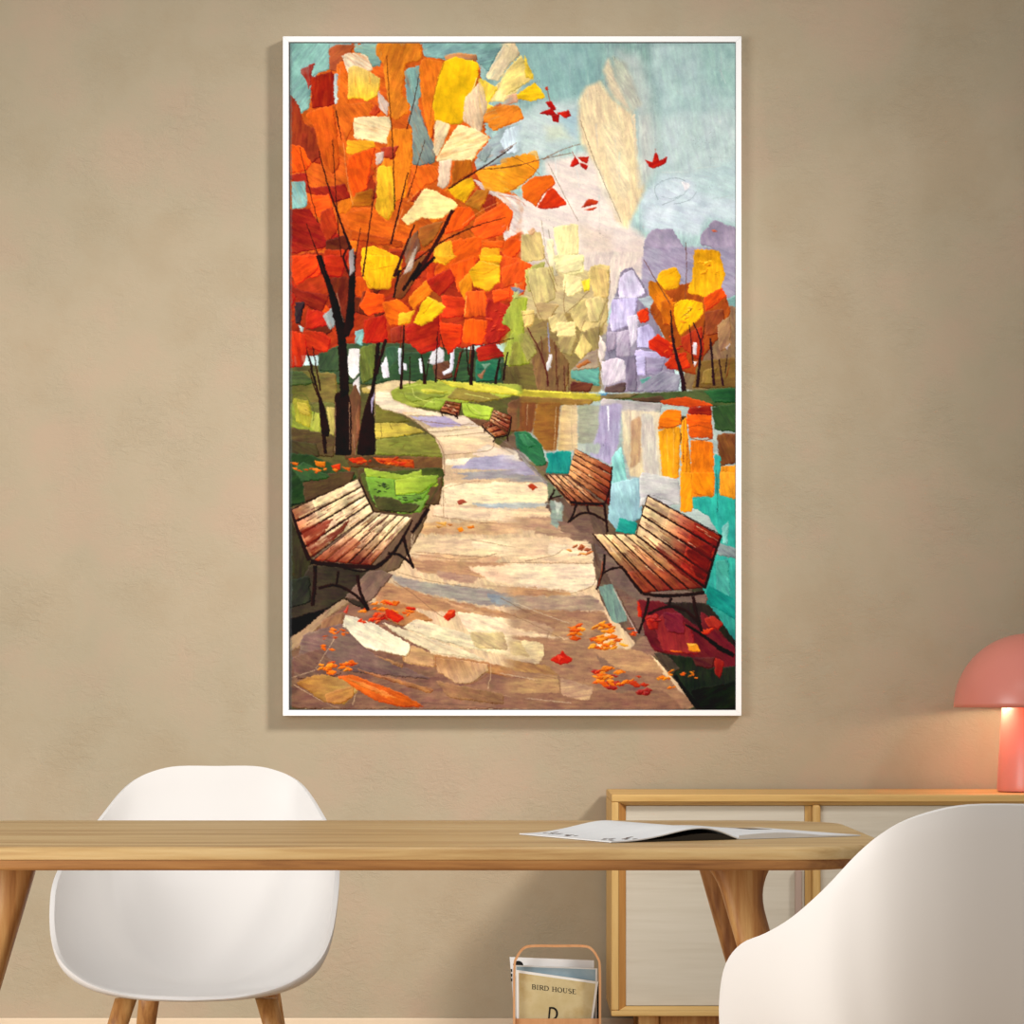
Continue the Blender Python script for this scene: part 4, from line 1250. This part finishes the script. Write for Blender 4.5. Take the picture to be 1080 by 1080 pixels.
P(5, 'b98456', '700,800 935,828 937,860 880,905 840,922 790,915 710,862', 'd4b084', a=70, h=1.5, rim=.1)
P(5, 'f6ecca', '308,612 430,650 594,745 590,775 570,797 400,762 298,665', 'f2e6c0', a=25, h=2, rim=.08)
BS(5, '8a5a34', '.6 .6 594,745 590,775 570,797 480,780; .5 .5 937,840 932,870 880,908 830,922; .5 .4 705,795 703,855')
BS(5, 'd8b890', '.6 .5 945,830 945,880 932,940; .5 .5 955,955 1080,985; .5 .4 80,920 220,1000 280,1020; .5 .4 75,890 200,850; .5 .4 180,850 260,720; .5 .4 355,950 340,1010; .4 .4 560,670 700,740 900,820')
PS(5, '''b87c3c>a88850@0 88,912 180,872 342,900 362,950 302,1007 220,1002; c88a4a 220,960 350,920 345,975 290,1005 230,1000; e06a28>d85a20@20 268,882 340,878 562,960 655,1018 560,1022 420,982; e8863c 300,885 420,925 540,980 480,975 380,930; a87048 350,850 700,940 680,960 420,880; 9c7250 700,900 1000,960 1000,1010 760,980; a87850 430,790 560,830 560,850''', streak=.12)
BS(5, '74564a', '1 1 100,1000 300,1020; 1.5 1 640,1000 1000,1020; 1 1 420,840 660,930; 1.4 .8 950,900 1080,930', alpha=.5)
# dark ground left of the path and the bush
P(5, '6a5440', '350,120 690,120 640,250 540,420 420,440 350,300', rag=.8)
PS(5, '''2c4628 40,-30 160,-20 350,0 200,80 40,160; 3a3626 40,140 160,380 170,620 40,640; 5c4a30 350,-30 740,-30 735,12 680,140 600,172 430,166; 3c342a 150,390 425,420 405,600 300,542 230,592 40,645; 2e3028 40,470 150,440 160,560 40,590; 7c6254 300,545 400,430 470,420 520,440 420,560; 100c0e 40,640 240,580 150,660 40,732''')
PS(3, '2e4628 40,860 160,870 362,960 332,992 100,1090 40,1090; 55422c 120,960 350,940 330,1000 130,1080; 3a5a34 70,930 130,900 250,970 120,990; 4a5428 366,948 738,925 738,1002 690,1090 430,1090; 5c4630 640,1000 738,960 720,1090 640,1090')
PS(3, '''6e9c40>5c8838@0 393,960 522,978 527,1062 430,1075; 9ab83c>a8c044@0 388,925 560,958 642,933 650,972 500,978 400,965; 86a83a>a0b83e@0 523,978 690,958 718,1002 600,1047 528,1042; 7aa244 430,1040 680,1040 640,1120 560,1130 440,1100''', streak=.12, dry=.22)
PS(5, '7aa83c 395,10 530,20 700,30 655,105 560,135 430,108; a3b83e>8cac3c@0 523,22 715,0 712,32 640,82 530,92; 4c4a2c 430,90 520,105 640,135 600,170 450,158; 76a440 530,95 640,90 650,110 560,130')
leaves(5, 455, 60, 40, 50, 11, ['3c4a28', '465a2c', '32402a'], 8, 3)
leaves(5, 590, 105, 50, 14, 6, ['3c4a28', '465a2c'], 8, 4)
BS(5, '3e4a26', '.6 .6 522,30 530,95; .6 .6 530,92 640,85 712,32; .5 .4 440,30 500,50; .6 .6 740,0 700,80 660,150')
# fallen leaves strip
PS(3, 'e8801e 168,895 222,900 218,926 180,917; d86a1e 40,898 105,905 98,918; e0401a 245,915 287,908 284,937 255,932; e07a2a 148,925 192,930 188,945; d03a18 318,885 380,878 405,902 340,907; c4501e 430,882 520,885 605,892 612,928 560,920 460,905; d8641e 290,922 332,925 328,942; e06a20 70,925 100,928 96,940; c43a1a 480,895 580,900 560,915', rag=.5)
leaves(3, 480, 900, 130, 16, 12, ['c8481c', 'b8581e', 'd86a20', 'a83c1c'], 12, 7)
leaves(3, 200, 930, 120, 20, 7, ['e07a24', 'c8581c'], 9, 8)
# ---- trunks and branches
PS(3, '''6a4632>7a5238@90 322,622 350,555 377,612 372,762 350,872 332,872; 22110f 262,605 285,590 318,590 332,642 337,872 261,872; 22110f 272,340 312,360 328,600 283,622 280,480; 1e100e 178,-5 202,-5 262,160 296,262 318,330 304,382 272,342 238,172;
1e100e 338,-5 354,-5 352,110 346,302 322,352 300,345 318,200 326,60; 22110f 444,380 462,376 455,470 440,560 434,622 441,872 357,872 374,742 400,642 425,562 436,460; 2a1612 478,360 492,362 470,440 448,520 440,500; 261412 134,395 152,440 190,590 216,652 242,762 236,790 206,790 196,702 190,622 152,482; 261412 206,780 222,780 227,866 213,866;
a79cb8 418,632 437,592 432,640 424,690; 8a5a3c 352,700 368,640 372,760 360,800''', rag=.5, rim=.03)
BS(3, '2a1612', '.8 1.6 165,395 180,480 200,590; .8 1.2 150,500 168,560 185,610; 1.2 3.2 566,300 560,420 552,580; 1 3.4 640,430 652,500 656,560; .8 1.8 712,330 708,450 704,552; .8 1 723,340 745,420; 1.4 3 822,410 800,480 785,550; 3 4 870,385 862,480 858,565; 1 1.5 838,400 850,520; 2 3 985,450 972,510 965,560; 1.4 2.6 1020,420 1008,480 1000,545; .5 .7 1045,360 980,375 900,392; 1 1 590,440 590,560; .8 1.4 675,450 660,540')
BS(3, '7a2e1c', '1.2 1.2 858,390 852,470; .8 1.2 552,310 550,400; 1.2 1.4 812,420 790,530')
BS(3, 'b08a6a', '.5 .5 325,640 328,850; .4 .4 342,780 352,870; .4 .4 265,640 262,860; .5 .4 440,560 436,700; .4 .4 270,160 300,290')
BS(1, '3a1a12', '''.5 1.2 490,118 500,300 514,480 520,640 524,792; .6 1 632,200 604,340 576,440; 1.4 .8 268,360 280,430 293,490; .6 1.2 253,488 262,650 275,850 290,1000; 1 2.4 193,538 230,680 282,830 330,960; .5 .8 108,520 150,700 190,852; .5 .9 657,488 612,640 580,740;
1 2.2 582,630 545,790 507,945; .8 1.8 440,690 412,880 385,1085; .6 1.6 376,870 360,960 340,1085; .8 1.4 138,855 180,970 220,1085; 1.6 3.4 612,858 570,960 522,1085; 3.6 4.4 778,795 705,940 612,1085; 1.8 .6 690,958 800,898 910,855 1010,828; 1 2 1042,516 960,575 870,632 760,700; 1.6 1.2 520,1085 600,1025 690,960; 2 3 330,950 300,1000 330,1085; .5 .4 880,620 980,610 1080,595''')
BS(1, '241010', '3 5 700,1000 650,1050 600,1100; 1 3 300,880 320,940 345,1000')
BS(1, 'e8a060', '.5 .5 300,500 315,640 340,770; .5 .4 450,580 440,720; .5 .4 560,790 520,900; .5 .4 820,860 900,800 980,760; .5 .4 580,760 640,700; .5 .5 700,400 695,520; .4 .4 285,170 278,320', alpha=.8)
BS(3, '241010', '4.2 3 640,30 600,90 560,150; 3 2 545,60 520,180')
P(1, '9a9490', '325,975 345,960 348,1060 325,1085', rag=.6)
P(1, 'bfae9c', '560,1080 600,985 625,950 600,1060', rag=.6, dry=.3)
# ---- flowers/leaves on the path
leaves(5, 500, 595, 115, 36, 26, ['e8701c', 'd8421a', 'f0882a', 'c82e18', 'e0551c'], 17, 1)
leaves(5, 430, 640, 60, 30, 6, ['d0603a', 'd8421a'], 16, 9)
P(5, 'c42c1a', '480,590 520,600 570,630 530,650 490,620')
leaves(5, 290, 690, 50, 16, 7, ['e8762a', 'd8601c'], 12, 2)
leaves(5, 230, 715, 40, 12, 5, ['c8603a', 'd8601c'], 9, 6)
leaves(5, 225, 760, 28, 14, 7, ['f07018', 'e0601c'], 10, 3)
leaves(5, 270, 840, 85, 32, 20, ['f0761c', 'f09028', 'e0581c', 'd8601c'], 15, 4)
PS(5, 'cc3018 738,625 765,590 790,595 788,620 755,642; e8552a 750,610 785,592 780,615; b0523c 795,118 825,108 842,122 805,135; 8a4a3a 790,130 830,120; ee8a1e 795,235 820,230 826,246 805,252; e8801e 842,228 870,222 874,234 850,238; d8a050 700,210 750,208 748,232 742,225; c04a3a 300,600 322,570 315,610', rag=.5)
leaves(5, 730, 225, 50, 12, 4, ['c08a4c', 'b0703a'], 9, 5)
# ---- right bank
PS(6, '6a5446 180,100 330,100 470,240 430,300 640,560 720,700 600,760 430,560 380,300 200,220; 7a6458 380,280 640,500 900,520 880,640 600,720; 2a2420 560,560 900,560 1040,760 1040,1030 840,1030', rag=.8)
PS(6, '''f0dcae -40,40 190,38 202,122 -40,132; b4bab0 -45,120 212,128 120,150 -45,162; e4c69c -45,150 200,150 220,190 -45,190; c09a78 -45,188 222,188 262,252 -45,232; 8fa090 208,110 262,130 262,200 240,240 210,210; b8c0b0 225,110 262,125 240,190; 8a6c5a 230,200 380,225 402,300 300,292; 72584c 285,190 380,180 402,260 330,250;
b09070 150,225 300,260 300,280 140,262; e4c69c>eed2a8@0 -45,262 382,292 402,382 -45,372; f0dcb4 200,300 380,320 390,360 200,350; ecd6ae>f0dcb8@0 -45,390 402,388 412,482 300,522 -45,484; c09468 -45,478 300,510 300,538 -45,538; a89078 -45,532 402,530 452,592 300,602 -45,592;
a47c5e -45,588 452,600 470,660 402,762 600,762 702,872 860,1030 -45,1030; bc9a78 -45,595 200,660 300,720 200,720 -45,640; bf946a 388,770 632,768 712,872 520,862; 946c54 -45,870 200,900 420,960 700,940 800,1030 -45,1030; b08a66 250,640 400,640 380,760 200,720;
7a5e50 488,480 600,560 640,700 590,700 560,682; 93705c 560,760 620,700 700,800 640,790; e6c8a0 -45,650 170,700 300,720 -45,700; 8a6a58 400,780 640,940 500,960''', a=3, streak=.13, rag=1.1, soft=1.2, fade=(524, 552))
PS(6, '6e8c80>7a988a@80 415,492 482,478 552,642 482,652; e6d2a6>d8c090@0 -45,708 178,738 182,790 155,832 -45,792; c8ae7c 20,730 80,730 120,800 40,790; a88050 -45,800 200,840 250,880 -45,850; b48c62 -45,900 240,880 260,960 -45,960; c8a27c 250,890 400,930 380,990 260,970', streak=.16, h=1.5, soft=.7, fade=(524, 552))
BS(6, '8a684c', '.5 .5 -10,385 200,388 400,390; .5 .4 100,380 220,355 265,330; .5 .5 -10,540 150,620 300,660; .5 .5 182,740 182,795 155,832 100,820; .5 .4 245,880 255,960; .4 .4 -10,960 200,1010; .5 .5 300,520 390,490 410,440; .5 .4 200,690 195,730; .4 .4 -10,600 100,640 260,720; .4 .3 -10,850 120,870 230,890')
BS(6, 'e8d4b0', '.6 .5 -10,485 160,500 290,515; .5 .4 50,560 200,620 290,650; .6 .4 -10,870 150,900; .5 .4 100,980 300,1000; .7 .6 385,315 400,360', alpha=.8)
B(6, 'd4c0b0', .7, .8, '488,500 530,590 592,698')
BS(6, '4a342c', '.7 .7 400,300 415,400; .6 .6 500,505 540,590 596,690; .5 .5 415,500 470,620')
PS(6, '''6c2228 588,545 702,556 872,682 866,600 902,620 962,702 1040,782 1040,832 962,882 832,832 702,782 662,772 622,700; 8a2a2c@85 660,640 720,600 820,660 860,790 700,775; 742430 700,600 790,610 800,700 720,690; c8301c 588,555 600,560 612,620 592,625; b02c22 620,620 680,610 680,680 640,680; d84020 868,682 932,668 905,697 870,702;
b23428 885,632 922,620 965,650 945,682 905,668; 2a3024>1e2620@90 672,782 702,782 832,802 900,850 1040,835 1040,1030 860,1030 760,902; 4a4034 660,780 720,790 780,850 740,880; 982620 925,800 972,822 952,892 930,872; 1a2018 820,940 1040,900 1040,1030 860,1030; 5c2a28 830,800 930,800 920,850 850,840''')
BS(6, '15100e', '2 5 800,655 870,700 960,765; 5 4 940,755 980,775 1015,795; 3.5 5 755,880 800,950 865,1030')
leaves(6, 400, 690, 105, 52, 30, ['f0861c', 'e8701a', 'f09a30', 'd8581c'], 18, 11)
leaves(6, 480, 745, 110, 20, 14, ['f08a20', 'e0641c', 'f0a030'], 16, 12)
leaves(6, 490, 895, 125, 48, 30, ['e8761c', 'c83e1c', 'e8601c', 'f08a28', 'a83028'], 18, 13)
leaves(6, 430, 870, 60, 30, 8, ['f0902a', 'e8761c'], 18, 14)
leaves(6, 620, 940, 40, 20, 6, ['b8301c', 'a02c28'], 14, 15)
leaves(6, 705, 893, 32, 12, 7, ['f0901c', 'e8781c'], 12, 16)
leaves(6, 740, 932, 18, 10, 3, ['e8781c'], 10, 17)
leaves(6, 790, 870, 12, 12, 3, ['e8601c'], 9, 18)
leaves(6, 838, 880, 18, 18, 6, ['e8701c', 'f08a20'], 8, 19)
leaves(6, 740, 868, 14, 12, 3, ['e8701c', 'f08a20'], 8, 23)
leaves(6, 335, 330, 55, 28, 11, ['c8703a', 'a85a30', 'e09a50', 'b0603c'], 12, 20)
leaves(6, 655, 640, 34, 28, 7, ['b83024', '9a2828'], 14, 21)
leaves(6, 565, 685, 18, 16, 5, ['e8601c', 'd84a1c'], 12, 22)
PS(6, 'f0982a 806,738 850,740 868,778 815,772; f0b040 806,740 850,742 830,758; e0641c 735,770 785,772 785,780 740,778; c0261a 205,808 250,785 262,770 275,788 308,805 295,825 250,835; d8402a 240,790 270,800 250,825; b84424 108,50 130,40 155,58 132,72', rag=.5)
# ---- benches
DK = '25110e'
slats(5, '72,152 365,16 428,166 152,372', 4, ['b86a48', 'ecd0a0', 'e8cc9c', 'f0d8a8'], seed=1)
P(5, '7a2418', '110,240 200,210 260,190 190,290 140,320', dry=.5, alpha=.8, a=-35)
P(5, '6a1e16', '150,330 260,250 330,190 300,250 200,330 170,365', dry=.5, alpha=.8, a=-35)
slats(5, '165,375 432,166 600,190 422,398', 5, ['7c2c1c', 'c8926a', 'eccd9c', 'f0d8aa'], seed=2)
P(5, 'a8583c', '200,360 330,270 380,300 260,390', dry=.5, alpha=.6, a=-40)
BS(5, DK, '2 4.6 68,150 105,260 150,376; 4.5 5 155,382 280,398 440,408; 4.5 2 440,408 520,340 602,200; 4 3.5 176,398 174,470 165,575; 2.5 2 278,425 270,485; 3.6 3.6 362,440 375,520 410,597; 3 2.8 190,498 270,486 340,520 395,570; 4.5 3 672,150 635,205 600,255; 3.4 2.6 562,268 580,340 607,412; 3.2 2.6 495,345 550,355 606,402; 2 1.5 365,20 400,95 432,165; 1.5 1.5 300,410 380,425 470,400')
B(5, 'e8d0a8', .6, .5, '600,262 600,320 612,262')
slats(6, '635,92 962,270 886,494 582,262', 4, ['efd2a0', 'e2b884', '9c3222', '7c1c18'], seed=3)
slats(6, '583,264 884,496 612,518 397,262', 4, ['f0d09a', 'e0b078', 'a85a3a', '7a2c20'], seed=4)
P(6, '5e1616', '800,330 930,300 885,470 850,450', dry=.45, alpha=.85, a=35)
P(6, '6a1c18', '640,290 700,330 830,440 860,490 760,420', dry=.45, alpha=.8, a=38)
BS(6, DK, '1.5 3.5 962,272 945,300 885,500; 3.5 3.5 612,522 720,532 885,518; 2.4 3.6 520,400 570,470 612,520; 1 1 395,260 500,385 560,450; .8 .8 580,264 700,350 884,496; .7 .7 637,90 585,262; 3 2.6 640,540 628,600 595,697; 2.8 3 636,612 720,580 800,596 862,655; 3.4 3.6 835,535 850,610 872,688; 3 2.6 738,540 727,580; 2.8 2.4 448,350 440,420 412,505; 2.6 2 436,438 470,415 520,405; .8 .8 637,90 800,180 964,268')
BS(6, 'a85a3a', '1 .8 437,380 432,440 418,490', alpha=.9)
slats(4, '318,842 480,924 468,1090 288,958', 5, ['cf9a64', 'c07a4c', '7c2c20'], seed=5)
slats(4, '182,957 288,960 450,1092 300,1092', 3, ['d8a878', 'c08a5c', '8a4a34'], seed=6)
slats(4, '182,957 300,1088 450,1096 288,962', 4, ['dcae80', 'b87a50', '8a3c2c'], gap=.22, seed=6)
BS(6, DK, '1 2.2 480,-36 470,60 448,128; 3 2.6 295,122 380,128 450,128; 2.6 2 325,130 308,175 285,212; 2.4 2.4 292,208 340,172 400,175 462,212; 2.8 2.2 445,130 452,190 460,250; 2.4 2 370,138 377,165; 2.4 2 228,66 205,115; 1.8 1.4 205,108 232,98 258,94; 1 1.4 185,0 300,122')
slats(3, '750,632 816,645 800,700 722,680', 4, ['a86a44', '8a4a30'], seed=7)
BS(3, DK, '1.6 1.6 722,682 760,690 800,705; 2 1.6 795,685 800,712; 1.2 1 725,670 735,700; .7 .7 816,640 806,700')
slats(3, '958,672 1036,700 1020,775 942,722', 4, ['c08a60', '7a3a28'], seed=8)
slats(3, '905,735 942,722 1020,778 965,792', 3, ['a8704a', '6a3020'], seed=9)
BS(3, DK, '1.4 1.4 905,742 960,795; 1.4 1.4 965,792 1022,780 1036,702; 1.6 1.2 965,790 955,815; 1.6 1.2 1018,780 1020,812; 1.4 1 920,750 918,770')
# soft darker strips along the left and bottom canvas edges
P(0, '5e6a68', '306,45 308,45 308,750 306,750', alpha=.45, rag=.6, rim=0)
P(0, '6a5a4c', '306,747 776,747 776,750 306,750', alpha=.35, rag=.6, rim=0)

# overall bristle grain in the pigment
Yg, Xg = np.mgrid[0:NH, 0:NW].astype(float)
dx = (samp(NF, Xg * 3.1 + 50, Yg * 3.1) + 0.8 * samp(N8, Xg * 5.3, Yg * 5.3 + 90)) * 0.9
dy = (samp(NF, Xg * 3.1 + 700, Yg * 3.1 + 300) + 0.8 * samp(N8, Xg * 5.3 + 33, Yg * 5.3 + 9)) * 0.9
ix = np.clip(np.rint(Xg + dx), 0, NW - 1).astype(int); iy = np.clip(np.rint(Yg + dy), 0, NH - 1).astype(int)
PIG = 0.25 * PIG + 0.75 * PIG[iy, ix]
grain = samp(NF, Xg * 5.1, Yg * 3.3) * 0.5 + samp(N8, Xg * 6.7 + 11, Yg * 6.1) * 0.5
speck = samp(NF, Xg * 1.1 + 400, Yg * 1.1 + 90)
crumb = samp(N8, Xg * 4.4 + 5, Yg * 4.4 + 77) * np.clip(samp(NF, Xg * 0.7, Yg * 0.7) + 0.35, 0, 1)
PIG *= (1 + 0.05 * grain + 0.04 * speck - 0.30 * np.clip(crumb - 0.52, 0, 1) / 0.48)[..., None]
PIG = np.clip(PIG, 0.015, 1.0)
LINP = np.clip(np.where(PIG <= 0.04045, PIG / 12.92, ((PIG + 0.055) / 1.055) ** 2.4) * np.array([0.90, 0.885, 0.92]) - 0.006, 0.004, 0.95)
HGT += 0.25 * grain

# ---- framed picture object
PY = WALL_Y - 0.038            # depth of the picture's face
pic = thing('framed_painting', (at(540, 0, PY).x, WALL_Y - 0.002, at(0, 396.5, PY).z), 'large autumn park path oil painting in a thin white frame hung on the wall', 'painting')
pxo, pzo = pic.location.x, pic.location.z
fy = PY - pic.location.y


def fr(px, py, Y=PY):
    v = at(px, py, Y)
    return v.x - pxo, v.z - pzo


def frame_bar(name, quad, mat):
    """mitred bar from a picture-plane quad, with depth to the wall"""
    bm = bmesh.new()
    f = [bm.verts.new((*[fr(*p)[0]], fy, fr(*p)[1])) for p in quad]
    g = [bm.verts.new((v.co.x, 0.0, v.co.z)) for v in f]
    bm.faces.new(f); bm.faces.new(g[::-1])
    for i in range(4):
        j = (i + 1) % 4
        bm.faces.new((f[i], g[i], g[j], f[j]))
    return link_bm(name, bm, mat, pic, bevel=0.0012)


OX0, OY0, OX1, OY1 = 298.2, 38.2, 782.0, 755.0
IX0, IY0, IX1, IY1 = 304.4, 44.2, 776.0, 748.9
frame_bar('frame_rail', [(OX0, OY0), (OX1, OY0), (IX1, IY0), (IX0, IY0)], M['white_frame'])
frame_bar('frame_rail', [(OX0, OY1), (OX1, OY1), (IX1, IY1), (IX0, IY1)], M['white_frame'])
frame_bar('frame_stile', [(OX0, OY0), (OX0, OY1), (IX0, IY1), (IX0, IY0)], M['white_frame'])
frame_bar('frame_stile', [(OX1, OY0), (OX1, OY1), (IX1, IY1), (IX1, IY0)], M['white_frame'])
bm = bmesh.new()
a, b_ = fr(IX0 - .5, IY0 - .5), fr(IX1 + .5, IY1 + .5)
box(bm, a[0], b_[0], fy + 0.004, fy + 0.020, b_[1], a[1])
link_bm('backing_board', bm, M['gap'], pic)

# relief mesh
xs = np.linspace(*[fr(CX0, 100)[0], fr(CX1, 100)[0]], NW)
zs = np.linspace(*[fr(400, CY0)[1], fr(400, CY1)[1]], NH)
XX, ZZ = np.meshgrid(xs, zs)
YY = fy + 0.0018 - np.clip(HGT, -1, 2.5) * RELIEF
co = np.stack([XX, YY, ZZ], -1).reshape(-1, 3).astype(np.float32)
idx = np.arange(NH * NW).reshape(NH, NW)
quads = np.stack([idx[:-1, :-1], idx[1:, :-1], idx[1:, 1:], idx[:-1, 1:]], -1).reshape(-1, 4)
# skirt: back edge ring gives the canvas its thickness
edge = np.concatenate([idx[0, :], idx[1:, -1], idx[-1, -2::-1], idx[-2:0:-1, 0]])
back = co[edge].copy(); back[:, 1] = fy + 0.0039
nb = len(co)
co = np.concatenate([co, back])
bi = nb + np.arange(len(edge))
sk = np.stack([edge, np.roll(edge, -1), np.roll(bi, -1), bi], -1)
quads = np.concatenate([quads, sk]).astype(np.int32)
me = bpy.data.meshes.new('canvas')
me.vertices.add(len(co)); me.vertices.foreach_set('co', co.ravel())
me.loops.add(quads.size); me.loops.foreach_set('vertex_index', quads.ravel())
me.polygons.add(len(quads)); me.polygons.foreach_set('loop_start', np.arange(0, quads.size, 4, dtype=np.int32))
me.update(calc_edges=True)
me.validate()
me.polygons.foreach_set('use_smooth', np.ones(len(me.polygons), bool))
ca_ = me.color_attributes.new('pigment', 'FLOAT_COLOR', 'POINT')
cc = np.ones((len(co), 4), np.float32)
cc[:nb, :3] = LINP.reshape(-1, 3)
cc[nb:, :3] = LINP.reshape(-1, 3)[edge]
ca_.data.foreach_set('color', cc.ravel())
m = new_mat('oil_paint', rough=0.65, spec=0.05)
nt, N, L, b = nodes_of(m)
at_ = N.new('ShaderNodeAttribute'); at_.attribute_name = 'pigment'
L.new(at_.outputs['Color'], b.inputs['Base Color'])
me.materials.append(m)
cv = bpy.data.objects.new('canvas', me)
COL.objects.link(cv)
cv.parent = pic
cv['label'] = 'autumn path, orange trees, lake and benches in thick oil paint'
